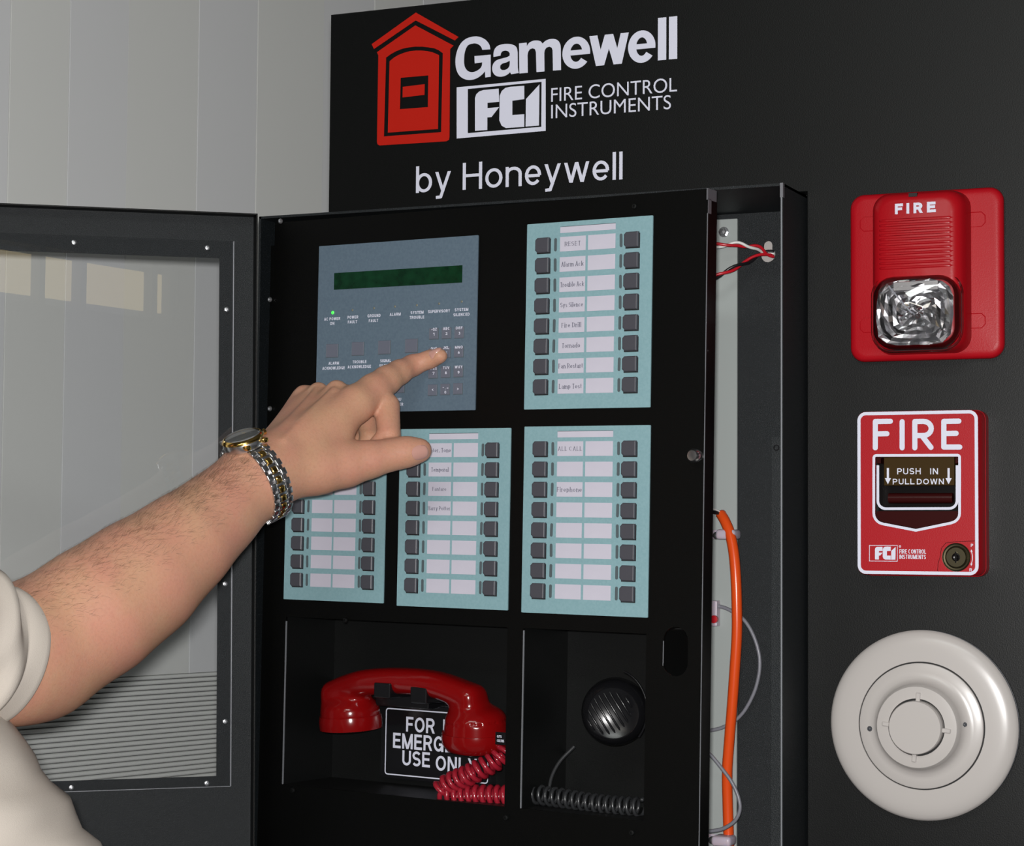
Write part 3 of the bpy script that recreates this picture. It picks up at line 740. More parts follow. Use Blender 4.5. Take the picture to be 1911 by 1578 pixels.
module(INN, (.2882, .4102, .1168, .2748), {0: ('RESET', .62, .34), 1: ('Alarm Ack', .86, .36), 2: ('Trouble Ack', .92, .36), 3: ('Sys Silence', .88, .36), 4: ('Fire Drill', .76, .36), 5: ('Tornado', .70, .36), 6: ('Fan Restart', .94, .36), 7: ('Lamp Test', .88, .36)},
       'pale blue switch panel at upper right of the door, cards reading RESET to Lamp Test')
module(INN, (.2890, .4108, -.0548, .1022), {0: ('ALL CALL', .94, .32), 2: ('Firephone', .96, .36)}, 'pale blue switch panel under the upper one, cards reading ALL CALL and Firephone')
module(INN, (.1595, .2753, -.0537, .1013), {0: ('Inter. Tone', .94, .34), 1: ('Temporal', .76, .34), 2: ('Fanfare', .60, .30), 3: ('Harry Potter', .98, .32)}, 'pale blue switch panel partly behind the thumb, one card reading Temporal')
module(INN, (.0330, .1450, -.0521, .1006), {}, 'pale blue switch panel with blank cards, its top hidden behind the hand')

# ---- keypad and display
kp = T('keypad_display', INN, (.1515, 0, .117), 'slate blue keypad panel with green display being pressed by the finger', 'keypad')
kx0, kx1, kz0, kz1 = .0648, .2383, .1170, .2686
kp.add('faceplate', shape2d([rr(kx0, kx1, kz0, kz1, .0006, 2)], -SY, -.0001), M['blue'])
c4 = crop(3.945, 500, 400); c5 = crop(5.972, 580, 560)
P_ = [LP(INN, *c4(u, v), SY) for u, v in ((490, 447), (1433, 358), (492, 568), (1433, 487))]
kp.add('display', box(BM(), P_[0][0], P_[1][0], -SY-.0004, -SY, (P_[2][1]+P_[3][1])/2, (P_[0][1]+P_[1][1])/2), M['lcd'], label='long dark green display')
lm = to_me(lathe([(0, -.0008), (.0012, -.0006), (.0016, 0)], 0, 0, 12), 'indicator')
for i, (u, v) in enumerate(((245, 138), (465, 110), (705, 88), (938, 70), (1182, 55), (1430, 38), (1683, 15))):
    x, z = LP(INN, *c5(u, v), SY)
    m_ = lm.copy(); 
    if i: m_.transform(Matrix.Scale(.7, 4))
    kp.link('indicator_light', m_, M['led_off' if i else 'led_on'], 60, loc=(x, -SY, z), label=None if i else 'lit green indicator')
def ktext(s, u0, u1, vb, h=33, out=SY, par=None):
    x0, x1, z0, z1 = textbox(INN, u0, vb, u1, h, out, c5)
    kp.add('lettering', mono(s, x0, x1, z0, z1, -out, w=.20, gap=.14, depth=.00015), M['white'])
for a in (('AC POWER', 150, 330, 228), ('ON', 215, 264, 276), ('POWER', 410, 530, 208), ('FAULT', 414, 517, 260), ('GROUND', 632, 778, 192), ('FAULT', 648, 752, 246),
          ('ALARM', 880, 1003, 176), ('SYSTEM', 1113, 1258, 156), ('TROUBLE', 1103, 1265, 210), ('SUPERVISORY', 1308, 1552, 144), ('SYSTEM', 1605, 1757, 124), ('SILENCED', 1590, 1770, 180),
          ('ALARM', 198, 315, 720), ('ACKNOWLEDGE', 130, 380, 776), ('TROUBLE', 467, 622, 705), ('ACKNOWLEDGE', 412, 672, 761), ('SIGNAL', 775, 895, 692), ('SILENCE', 765, 905, 746),
          ('MENU', 900, 1008, 1122), ('ENTER', 905, 1032, 1178)): ktext(*a)
bk = to_me(box(BM(), -.0066, .0066, -.0004, 0, -.0060, .0060, .0003, 1), 'large_key'); bk2 = to_me(box(BM(), -.0069, .0071, -.00015, 0, -.0064, .0060), 'key_gap')
for (u, v) in ((238, 562), (525, 540), (820, 525), (1122, 506), (975, 955)):
    x, z = LP(INN, *c5(u, v), SY); kp.link('large_key', bk, M['key'], loc=(x, -SY, z)); kp.link('key_gap', bk2, M['slot'], loc=(x, -SY, z))
sk = to_me(box(BM(), -.0047, .0047, -.0004, 0, -.0048, .0048, .0003, 1), 'small_key'); sk2 = to_me(box(BM(), -.0050, .0052, -.00015, 0, -.0052, .0048), 'key_gap')
for r, row in enumerate(((('-QZ', 1345, 1405, 340), ('1', 1362, 1385, 395), ('ABC', 1475, 1550, 332), ('2', 1500, 1525, 388), ('DEF', 1617, 1692, 325), ('3', 1645, 1668, 383)),
                        (('GHI', 1338, 1405, 553), ('4', 1360, 1383, 612), ('JKL', 1475, 1542, 545), ('5', 1500, 1522, 605), ('MNO', 1608, 1695, 540), ('6', 1640, 1662, 598)),
                        (('PRS', 1338, 1405, 777), ('7', 1355, 1378, 830), ('TUV', 1473, 1545, 768), ('8', 1495, 1518, 824), ('WXY', 1605, 1692, 760), ('9', 1635, 1660, 819)),
                        (('<', 1350, 1368, 1012), ('_.-', 1470, 1535, 992), ('0', 1490, 1510, 1040), ('>', 1630, 1650, 1004)))):
    for c in range(3):
        u = (1372, 1512, 1655)[c]-r*5; v = ((372, 366, 360), (590, 580, 572), (808, 800, 793), (1000, 992, 985))[r][c]
        x, z = LP(INN, *c5(u, v), SY); kp.link('key', sk, M['key'], loc=(x, -SY, z)); kp.link('key_gap', sk2, M['slot'], loc=(x, -SY, z))
    for s, u0, u1, vb in row: ktext(s, u0, u1, vb, 31, SY+.0004)

# ================================================================== DEVICES ON THE BOARD
def rl(cx, cz, hw, hh, r, n=6): return rr(cx-hw, cx+hw, cz-hh, cz+hh, r, n)
def stack(loops_y, cap=True):
    """skin between rounded loops (same point count), each at its own depth"""
    b = BM(); R = [[b.verts.new((x, y, z)) for x, z in lp] for lp, y in loops_y]; n = len(R[0])
    for A, B in zip(R, R[1:]):
        for i in range(n): b.faces.new((A[i], A[(i+1) % n], B[(i+1) % n], B[i]))
    if cap: b.faces.new(R[-1])
    bmesh.ops.recalc_face_normals(b, faces=b.faces); return b
# ---- horn strobe
x0, x1, z0, z1 = -.4718, -.3422, .1545, .2968
cx, cz = (x0+x1)/2, (z0+z1)/2; hw, hh = (x1-x0)/2, (z1-z0)/2
st = T('fire_strobe', BRD, (cx, 0, z0), 'red wall strobe with clear lens and FIRE lettering on the black board', 'alarm strobe')
st.add('back_plate', stack([(rl(cx, cz, hw-.001, hh-.001, .012), 0), (rl(cx, cz, hw, hh, .012), -.004), (rl(cx, cz, hw-.0006, hh-.0006, .0115), -.0066), (rl(cx, cz, hw-.0025, hh-.0025, .0105), -.0088), (rl(cx, cz, hw-.006, hh-.006, .009), -.0095)]), M['redtex'], 50)
c6 = crop(4.154, 1540, 320); YO = .036
bx0 = LP(BRD, *c6(388, 900), .012)[0]; bx1 = LP(BRD, *c6(1128, 900), .012)[0]
bz1 = LP(BRD, *c6(700, 140), .03)[1]; bz0 = LP(BRD, *c6(700, 1412), .015)[1]
bcx, bcz, bw, bh = (bx0+bx1)/2, (bz0+bz1)/2, (bx1-bx0)/2, (bz1-bz0)/2
st.add('housing', stack([(rl(bcx, bcz, bw, bh, .014), -.009), (rl(bcx, bcz, bw-.001, bh-.001, .0135), -.022), (rl(bcx, bcz, bw-.0025, bh-.0022, .0135), -.029), (rl(bcx, bcz, bw-.006, bh-.005, .013), -.0335), (rl(bcx, bcz, bw-.011, bh-.009, .012), -.0355)]), M['red'], 60)
for k in range(11):
    zz = LP(BRD, *c6(700, 368+37*k), YO)[1]; xa, xb = bcx-bw+.008, bcx+bw-.010
    pts = [(xa-.003, -.0305, zz), (xa+.002, -.0340, zz), (xa+.008, -.0356, zz), (xb-.008, -.0356, zz), (xb-.001, -.0345, zz), (xb+.004, -.0310, zz)]
    sp_ = spline(pts, 3); st.add('rib', tube(sp_, [.0002, .0008]+[.0012]*(len(sp_)-4)+[.0008, .0002], 6), M['red'], 60)
for zz, sg in ((c6(0, 405)[1], 0), (c6(0, 1190)[1], 0)):
    for u, dr in ((1155, 1), (352, -1)):
        xx, z_ = LP(BRD, c6(u, 0)[0], zz+(0 if dr < 0 else -8), .0095)
        lp = [(xx-dr*.010, z_+.006), (xx+dr*.006, z_+.006), (xx+dr*.009, z_+.003), (xx+dr*.009, z_-.003), (xx+dr*.006, z_-.006), (xx-dr*.010, z_-.006)]
        st.add('mounting_tab', tube([(a, -.0093, c) for a, c in lp], .0005, 5), M['red'], 60)
a = textbox(BRD, 535, 330, 858, 88, YO, c6); zt = LP(BRD, *c6(858, 240), YO)[1]
st.add('lettering', mono('FIRE', a[0], a[1], (a[2]+LP(BRD, *c6(858, 316), YO)[1])/2, (a[3]+zt)/2, -.0357, w=.27, gap=.17), M['white'])
st.add('top_notch', box(BM(), bcx-.006, bcx+.001, -.0352, -.031, bz1-.0065, bz1-.0035), M['creamdk'])
# lens and reflector
lx0, lx1 = LP(BRD, *c6(395, 1100), .034)[0], LP(BRD, *c6(1010, 1100), .034)[0]
lz1, lz0 = LP(BRD, *c6(700, 830), .034)[1], LP(BRD, *c6(700, 1355), .034)[1]
lcx, lcz, lw, lh = (lx0+lx1)/2, (lz0+lz1)/2, (lx1-lx0)/2, (lz1-lz0)/2
rng = random.Random(5); b = BM(); rings = []
for j in range(9):
    f = (1.0, .90, .79, .68, .57, .46, .34, .22, .10)[j]; y = (-.0385, -.0375, -.0388, -.0374, -.0388, -.0376, -.039, -.038, -.041)[j]; n = 24; r = []
    for i in range(n):
        a = 2*pi*(i+.5)/n; k = 1/max(abs(cos(a))**4+abs(sin(a))**4, .3)**.25
        r.append(b.verts.new((lcx+lw*.97*f*k*cos(a)+rng.uniform(-.0006, .0006), y+rng.uniform(-.0009, .0009), lcz+lh*.97*f*k*sin(a)+rng.uniform(-.0006, .0006))))
    rings.append(r)
for A, B in zip(rings, rings[1:]):
    for i in range(24):
        q = (A[i], A[(i+1) % 24], B[(i+1) % 24], B[i]); b.faces.new(q[:3]); b.faces.new((q[0], q[2], q[3]))
b.faces.new(rings[-1]); bmesh.ops.recalc_face_normals(b, faces=b.faces)
for f in b.faces:
    if f.normal.y > 0: f.normal_flip()
st.add('reflector', b, M['chrome'])
st.add('reflector_shade', box(BM(), lcx-lw*.55, lcx+lw*.62, -.0385, -.036, lcz+lh*.62, lcz+lh*.93, .001, 1), M['steel'])
st.add('flash_tube', tube([(lcx-lw*.62, -.042, lcz+lh*.78), (lcx-lw*.28, -.0425, lcz+lh*.28), (lcx-lw*.02, -.044, lcz-lh*.05)], .0007, 6), M['pane_edge'])
st.add('tube_holder', lathe([(.0062, 0), (.0062, -.006), (.0035, -.0075), (0, -.0075)], 0, 0, 10), M['chrome'], 30).location = Vector((lcx+.001, -.039, lcz-.003))-st.pos
Lc = lambda e, r, y: (rl(lcx+.001, lcz, lw+e, lh+e*.8, r), y)
st.add('lens', stack([Lc(.0035, .019, -.030), Lc(.0032, .0185, -.0345), Lc(.0016, .0155, -.041), Lc(-.002, .0135, -.0455), Lc(-.007, .011, -.0475)]), M['lens'], 60, label='clear plastic lens')
st.add('lens_rim', join(tube([(x, -.0335, z) for x, z in rl(lcx+.001, lcz, lw+.0045, lh+.0036, .017, 8)]+[(rl(lcx+.001, lcz, lw+.0045, lh+.0036, .017, 8)[0][0], -.0335, rl(lcx+.001, lcz, lw+.0045, lh+.0036, .017, 8)[0][1])], .0011, 6)), M['lens'], 60)

# ---- manual pull station
c7 = crop(4.382, 1560, 740); PO = .035
PP = lambda u, v: LP(BRD, *c7(u, v), PO)
px0, px1 = PP(175, 800)[0], PP(1167, 800)[0]; pz1 = (PP(200, 122)[1]+PP(1140, 108)[1])/2; pz0 = (PP(200, 1452)[1]+PP(1120, 1460)[1])/2
pcx, pcz, pw, ph = (px0+px1)/2, (pz0+pz1)/2, (px1-px0)/2, (pz1-pz0)/2
ps = T('fire_pull_station', BRD, (pcx, 0, pz0), 'red manual fire alarm pull box with white outline, PUSH IN PULL DOWN handle', 'fire alarm')
# front with the handle opening cut out
ol = [PP(*p) for p in ((322, 492), (1005, 490), (1002, 965), (985, 1000), (950, 1022), (655, 1082), (375, 1028), (335, 1005), (320, 965))]
def body_front():
    return shape2d([rl(pcx, pcz, pw-.0003, ph-.0003, .0065), ol], -PO, -PO+.002)
ps.add('housing', join(body_front(), stack([(rl(pcx, pcz, pw+.0012, ph+.0012, .0075), 0), (rl(pcx, pcz, pw+.0012, ph+.0012, .0075), -.012), (rl(pcx, pcz, pw+.0008, ph+.0008, .007), -.0122), (rl(pcx, pcz, pw+.0002, ph+.0002, .007), -PO+.0015), (rl(pcx, pcz, pw-.0006, ph-.0006, .0065), -PO+.0001)], cap=False)), M['redtex'], 40)
def line(pts, w_, y, closed=True, rnd=False):
    b = BM(); ribbon(b, pts+([pts[0]] if closed else []), w_, y, rnd=rnd); return solid(b, .0)
bl = rl(pcx, pcz, pw-.0016, ph-.0016, .0058, 8)
ps.add('white_outline', line(bl, .0027, -PO-.0003), M['white'])
ps.add('white_outline', line([PP(*p) for p in ((330, 480), (995, 478), (1006, 482), (1012, 492), (1013, 600), (1012, 955), (1009, 975), (1001, 993), (988, 1009), (970, 1022), (940, 1033), (655, 1092), (385, 1040), (356, 1030), (336, 1015), (321, 995), (313, 975), (310, 950), (310, 600), (311, 496), (318, 484))], .0022, -PO-.0003), M['white'])
# raised FIRE with rounded ends
def strokes(lst, wpx, y, rnd=True):
    b = BM(); w_ = wpx/4.382*.000448
    for s in lst: ribbon(b, [PP(*p) for p in s], w_, y, rnd=rnd)
    return solid(b, 0)
FI = {'F': [[(325, 418), (325, 205)], [(325, 203), (448, 201)], [(325, 305), (420, 303)]],
      'I': [[(544, 205), (544, 418)]],
      'R': [[(648, 418), (648, 203)], [(648, 203)]+[(718+64*cos(radians(a)), 260-58*sin(radians(a))) for a in range(90, -91, -15)]+[(648, 318)], [(705, 318), (780, 415)]],
      'E': [[(1008, 200), (885, 202)], [(885, 202), (885, 412)], [(985, 300), (885, 302)], [(885, 412), (1015, 412)]]}
for k_, v_ in FI.items(): ps.add('raised_letter', strokes(v_, 42, -PO-.0011), M['white'])
ps.add('recess', join(box(BM(), ol[0][0]-.002, ol[1][0]+.002, -.0170, -.016, ol[5][1]-.002, ol[0][1]+.002)), M['pull_dark'])
hdl = lambda u0, u1, v0, v1, yf, yb, bv=.0006: box(BM(), PP(u0, v0)[0], PP(u1, v0)[0], -yf, -yb, PP(u0, v1)[1], PP(u0, v0)[1], bv, 2)
ps.add('push_plate', hdl(385, 962, 495, 726, .0325, .018), M['brown'], label='glossy brown plate lettered PUSH IN PULL DOWN')
ps.add('side_guide', hdl(330, 362, 495, 545, .0335, .018, .0003), M['maroon']); ps.add('side_guide', hdl(972, 998, 495, 545, .0335, .018, .0003), M['maroon'])
ps.add('grip_bar', tube([(PP(415, 828)[0], -.027, PP(415, 828)[1]), (PP(940, 828)[0], -.027, PP(415, 828)[1])], .0043, 14), M['maroon'], 50, label='dark red grip bar')
ps.add('lower_lip', shape2d([[PP(*p) for p in ((332, 935), (1000, 935), (998, 965), (978, 1000), (945, 1018), (655, 1076), (380, 1024), (340, 1000), (325, 960))]], -PO+.0015, -PO+.005), M['maroon'])
ps.add('white_outline', line([PP(340, 560)]+[PP(405+65*cos(radians(a)), 850+65*sin(radians(a))) for a in range(180, 89, -10)]+[PP(923+65*cos(radians(a)), 848+65*sin(radians(a))) for a in range(90, -1, -10)]+[PP(988, 560)], .0022, -PO+.0012, closed=False), M['white'])
a = textbox(BRD, 495, 634, 690, 50, PO, c7); ps.add('lettering', mono('PUSH', *a, -.0327, w=.16, gap=.12), M['white'])
a = textbox(BRD, 765, 634, 832, 50, PO, c7); ps.add('lettering', mono('IN', *a, -.0327, w=.17, gap=.14), M['white'])
a = textbox(BRD, 458, 716, 638, 46, PO, c7); ps.add('lettering', mono('PULL', *a, -.0327, w=.17, gap=.12), M['white'])
a = textbox(BRD, 655, 716, 880, 46, PO, c7); ps.add('lettering', mono('DOWN', *a, -.0327, w=.17, gap=.12), M['white'])
for u in (420, 917):
    ps.add('arrow_mark', shape2d([[PP(u-9, 582), PP(u+9, 582), PP(u+9, 665), PP(u+25, 665), PP(u, 715), PP(u-25, 665), PP(u-9, 665)]], -.0330, -.0327), M['white'])
# small emblem and lettering
ps.add('square_emblem', fci(lambda u, v: PP(272+(u-868)/835*233, 1213+((v+(u-868)*.0958)-770)/480*132), -PO-.0003, -PO, thin=True), M['white'], label='small white square emblem')
ps.add('registered_mark', line([(PP(524, 1224)[0]+.0007*cos(k*pi/4), PP(524, 1224)[1]+.0007*sin(k*pi/4)) for k in range(8)], .0005, -PO-.0002), M['white'])
a = textbox(BRD, 520, 1282, 738, 36, PO, c7); ps.add('lettering', mono('FIRE CONTROL', *a, -PO, w=.17, gap=.14), M['white'])
a = textbox(BRD, 520, 1326, 736, 36, PO, c7); ps.add('lettering', mono('INSTRUMENTS', *a, -PO, w=.17, gap=.14), M['white'])
lx, lz = PP(985, 1312)
ps.add('lock', join(lathe([(.0117, -PO+.0002), (.0115, -PO-.0009), (.0109, -PO-.0007), (.0104, -PO-.0002), (.0092, -PO-.0001), (.0086, -PO-.0010), (.0078, -PO-.0016), (.0040, -PO-.0016), (0, -PO-.0016)], lx, lz, 36)), M['brass'], 30, label='round brass key lock')
ps.add('keyway', join(lathe([(.0034, -PO-.0017), (.0024, -PO-.0021), (.0018, -PO-.0018), (0, -PO-.0018)], lx, lz, 20), box(BM(), lx-.0007, lx+.0007, -PO-.0024, -PO-.0016, lz-.0045, lz+.0045)), M['pull_dark'], 40)
arc = [(lx+.0132*cos(radians(a_)), lz+.0132*sin(radians(a_))) for a_ in (-22, -8, 6, 20)]
ps.add('turn_mark', line(arc, .0006, -PO-.0002, closed=False), M['white'])
for p_, s in ((arc[-1], 1), (arc[0], -1)):
    ps.add('turn_mark', shape2d([[(p_[0]-.0009, p_[1]), (p_[0]+.0009, p_[1]), (p_[0]-.0002, p_[1]+s*.0020)]], -PO-.0003, -PO-.0001), M['white'])
ps.add('lettering', mono('P', lx+.0118, lx+.0138, lz+.0085, lz+.0110, -PO, w=.2), M['white'])
ps.add('lettering', mono('R', lx+.0105, lx+.0128, lz-.0112, lz-.0088, -PO, w=.2), M['white'])
ps.add('lock_corner_line', line([PP(*p) for p in ((1140, 1178), (1010, 1182), (900, 1195), (862, 1240), (850, 1320), (835, 1360), (832, 1425))], .0004, -PO-.0001, closed=False), M['maroon'])
ps.add('seam', line([(px1+.0014, .02), (px1+.0014, .021)], .0001, -.012, closed=False), M['maroon'])

# ---- smoke detector
c8 = crop(3.849, 1520, 1150)
dx, dz = LP(BRD, *c8(776, 781), .012); DR = .0783
dt = T('smoke_detector', BRD, (dx, 0, dz-DR), 'round cream smoke detector on the black board below the pull box', 'smoke detector')
dt.add('mounting_base', lathe([(DR-.001, 0), (DR-.0002, -.002), (DR-.0002, -.0048), (DR-.0012, -.0052), (DR-.0012, -.006), (DR-.0006, -.0064), (DR-.0006, -.0085), (.05, -.0085)], dx, dz, 96), M['grey_base'], 50)
dt.add('flange', lathe([(DR-.0012, -.0085), (DR-.0002, -.0098), (DR-.0010, -.0116), (DR-.0028, -.0132), (DR-.0058, -.0147), (.0690, -.0157), (.0640, -.0163), (.0580, -.0166), (.0525, -.0168), (.0522, -.0155)], dx, dz, 128), M['cream'], 50)
dt.add('joint_ring', lathe([(.0525, -.0158), (.0508, -.0158)], dx, dz, 96), M['creamdk'])
dt.add('sensor_head', lathe([(.0513, -.0155), (.0512, -.0178), (.0500, -.0184), (.0440, -.0187), (.0395, -.0196), (.0365, -.0220), (.0348, -.0262), (.0338, -.0315), (.0328, -.0330), (.0250, -.0338), (.0233, -.0338), (.0231, -.028)], dx, dz, 128), M['cream'], 35)
dt.add('chamber', lathe([(.0232, -.0290), (0, -.0290)], dx, dz, 48), M['creamdk'])
dt.add('cap', lathe([(.0216, -.0290), (.0216, -.0392), (.0210, -.0400), (0, -.0403)], dx, dz, 96), M['cream'], 40)
nm_ = to_me(join(box(BM(), -.0018, .0018, -.0390, -.0325, .0205, .0282, .0005, 1)), 'cage_bar')
for k in range(4): dt.link('cage_bar', nm_, M['cream'], loc=(dx, .0035, dz), rot=(0, radians(90*k+4), 0))
for u, v, ex in ((395, 806, 0), (1078, 775, .0022)):
    x, z = LP(BRD, *c8(u, v), .020)
    dt.add('indicator', lathe([(.0024, -.0184), (.0020, -.0200-ex), (.0013, -.0200-ex), (.0011, -.0210-ex), (0, -.0213-ex)], x, z, 16), M['grey_base'], 40)

# ================================================================== THINGS IN THE COMPARTMENTS
# sign
s0 = LP(INN, 722, 1321, -.066); s1 = LP(INN, 720, 1443, -.066)
sgx0, sgx1, sgz1, sgz0 = s0[0], s0[0]+.112, s0[1], s1[1]
sg = T('warning_placard', INN, (sgx0+.05, .0655, sgz0-.003), 'black placard with white border reading FOR FIRE EMERGENCY USE ONLY behind the red handset', 'sign')
sg.add('plate', shape2d([rr(sgx0-.0055, sgx1+.004, sgz0-.0035, sgz1+.006, .003)], .0655, dep-.0001), M['black'])
sg.add('white_outline', line(rr(sgx0, sgx1, sgz0, sgz1, .0025, 4), .0011, .0653), M['white'])
c9 = crop(3.522, 500, 1130)
for s, u0, u1, vb, h in (('FOR', 908, 1098, 825, 98), ('EMERG', 822, 1155, 932, 100), ('USE', 883, 1066, 1046, 98), ('ONLY', 1102, 1374, 1080, 98)):
    a_ = textbox(INN, u0, vb, u1, h, -.0655, c9); sg.add('lettering', mono(s, *a_, .0655, w=.17, gap=.10), M['white'])
    if s == 'FOR': xa = a_[1]+.009; sg.add('lettering', mono('FIRE', xa, xa+.030, a_[2], a_[3], .0655, w=.17, gap=.1), M['white'])
    if s == 'EMERG': sg.add('lettering', mono('ENCY', a_[1]+.002, a_[1]+.036, a_[2], a_[3], .0655, w=.17, gap=.1), M['white'])
# phone cradle with two prongs
cr_ = T('handset_cradle', INN, (.14, .07, -.16), 'black plastic cradle holding up the red telephone handset', 'phone cradle')
def cb(u0, u1, v0, v1, o0, o1, nm):
    a_ = LP(INN, u0, v1, o1); b_ = LP(INN, u1, v0, o1); cr_.add(nm, box(BM(), a_[0], b_[0], -o1, -o0, a_[1], b_[1], .001, 2), M['black'])
cb(697, 728, 1275, 1301, -.062, -.006, 'prong'); cb(765, 796, 1283, 1311, -.062, -.006, 'prong'); cb(700, 800, 1298, 1316, -.066, -.040, 'shelf')
# handset
def IP(u, v, out):      # point in the inner door frame
    x, z = LP(INN, u, v, out); return np.array([x, -out, z], np.float32)
hA = [IP(628, 1292, -.031), IP(655, 1281, -.029), IP(690, 1272, -.026), IP(752, 1270, -.024), IP(815, 1277, -.022), IP(880, 1300, -.022)]
hS = [np.array(p, np.float32) for p in spline([tuple(map(float, p)) for p in hA], 4)]
eA, eB = IP(652, 1300, -.032), IP(655, 1356, -.034)
mA, mB = IP(888, 1318, -.026), IP(889, 1395, -.030)
def rcyl(P, a, b, ra, rb, rd):
    ba = b-a; L = float(np.sqrt(ba@ba)); n = ba/L; q = P-a; t = q@n; r = np.sqrt(np.maximum((q*q).sum(1)-t*t, 0))
    h = np.clip(t/L, 0, 1); dx_ = r-(ra+(rb-ra)*h)+rd; dy = np.abs(t-L/2)-L/2+rd
    return np.minimum(np.maximum(dx_, dy), 0)+np.sqrt(np.maximum(dx_, 0)**2+np.maximum(dy, 0)**2)-rd
def hs(P):
    d = None
    for off in (-.005, .005):
        o = np.array([0, off, 0], np.float32); e = None
        for a_, b_ in zip(hS, hS[1:]): q = rcone(P, a_+o, b_+o, .0112, .0112); e = q if e is None else np.minimum(e, q)
        d = e if d is None else smin(d, e, .006)
    d = smin(d, rcyl(P, eA, eB, .0262, .0280, .012), .010)
    d = smin(d, rcyl(P, mA, mB, .0262, .0298, .013), .012)
    d = np.maximum(d, -(np.abs((P-(eA*.35+eB*.65))@((eB-eA)/np.linalg.norm(eB-eA)))-.0004+np.where(d > -.0015, 0, 1)))
    return d
H0_ = np.minimum(eA, mA)-.045; H1_ = np.maximum(eB, mB)+.05; H0_[2] = min(mB[2], eB[2])-.02; H1_[2] = max(a_[2] for a_ in hA)+.02; H0_[0] = eA[0]-.04; H1_[0] = mA[0]+.045
ht = T('telephone_handset', INN, (.18, .03, -.2), 'glossy red emergency telephone handset hanging in the left compartment', 'telephone')
ht.add('handle', sdf_mesh(hs, H0_, H1_, .0013, 2), M['phone'], 180)
def cyl_axis(prof, a_, b_, seg=48):
    b = lathe(prof, 0, 0, seg); n = Vector(b_-a_).normalized(); q = Vector((0, 1, 0)).rotation_difference(n)
    bmesh.ops.transform(b, matrix=Matrix.Translation(Vector(a_)) @ q.to_matrix().to_4x4(), verts=b.verts); return b
el, ml = float(np.linalg.norm(eB-eA)), float(np.linalg.norm(mB-mA))
ht.add('earpiece_cap', cyl_axis([(.0262, el*.60), (.0280, el*.60), (.0287, el*.75), (.0285, el*.97), (.0282, el+.0012), (.020, el+.003), (0, el+.0035)], eA, eB), M['phone'], 50)
ht.add('mouthpiece_cap', cyl_axis([(.027, ml*.60), (.0298, ml*.60), (.0305, ml*.72), (.0298, ml*.88), (.0262, ml+.001), (.016, ml+.004), (0, ml+.005)], mA, mB), M['phone'], 50)
nb = IP(936, 1378, -.004)
ht.add('name_label', join(box(BM(), float(nb[0])-.006, float(nb[0])+.012, -float(0)+.0035, .0041, float(nb[2])-.005, float(nb[2])+.0055)), M['black'], label='small black label on the mouthpiece end')
for s, du, w_ in (('QTS', .0008, .0045), ('CULTRIS', -.0028, .0072)):
    ht.add('lettering', mono(s, float(nb[0])-.004, float(nb[0])-.004+w_, float(nb[2])+du, float(nb[2])+du+.0022, .0034, w=.2), M['white'])
# red coiled cord
cord = spline([IP(950, 1395, -.030), IP(925, 1418, -.022), IP(880, 1443, -.014), IP(838, 1462, -.012), IP(824, 1476, -.012), IP(846, 1484, -.014), IP(895, 1484, -.018), IP(960, 1486, -.024)], 10)
cord = [Vector(p) for p in cord]
ct_ = T('coiled_cord', INN, (.2, .02, -.2155), 'red coiled telephone cord drooping below the red handset', 'cord')
ct_.add('coil', tube(helix(cord, .0078, .0066, 14), .0024, 7), M['coil'], 180)
# microphone
mo = T('paging_microphone', INN, (.345, .03, -.2), 'round black hand microphone hanging in the right compartment', 'microphone')
mcx, mcz = LP(INN, 1128, 1330, -.012); MR = Matrix.Rotation(radians(24), 3, 'Z')
b = lathe([(.022, .055), (.026, .046), (.0285, .034), (.0278, .024), (.0255, .0165), (.0215, .0125), (.0205, .0135), (0, .0125)], mcx, mcz, 64)
bmesh.ops.rotate(b, cent=(mcx, .03, mcz), matrix=MR, verts=b.verts)
mo.add('body', b, M['black'], 50)
for k in range(-4, 5):
    l = sqrt(max(.0195**2-(k*.0046)**2, 1e-6)); dr = Vector((sin(radians(33)), 0, -cos(radians(33)))); pr = Vector((cos(radians(33)), 0, sin(radians(33))))
    p = Vector((mcx-.003, .0122, mcz))+pr*k*.0046
    gb = tube([p-dr*l*.98+Vector((0, .003, 0)), p-dr*l*.6, p+dr*l*.6, p+dr*l*.98+Vector((0, .003, 0))], .0010, 6); bmesh.ops.rotate(gb, cent=(mcx, .03, mcz), matrix=MR, verts=gb.verts); mo.add('grille_bar', gb, M['black'], 60)
mo.add('talk_ring', tube([(mcx-.002+.0325*cos(radians(a_)), .030, mcz+.002+.0335*sin(radians(a_))) for a_ in range(-40, 80, 8)], .0010, 8), M['black'], 60)
p1 = [IP(1072, 1392, -.035), IP(1045, 1420, -.030), IP(1030, 1448, -.028), IP(1024, 1475, -.028)]
bc = T('coiled_cord', INN, (.35, .03, -.2155), 'black coiled microphone cord lying on the right compartment floor', 'cord')
bc.add('straight_lead', tube(spline(p1, 6), .0016, 8), M['blackcord'], 60)
path = [Vector(p) for p in spline([IP(984, 1479, -.026), IP(1050, 1489, -.026), IP(1120, 1500, -.026), IP(1202, 1507, -.026)], 12)]
bc.add('coil', tube(helix(path, .0074, .0066, 14), .0017, 6), M['blackcord'], 180)

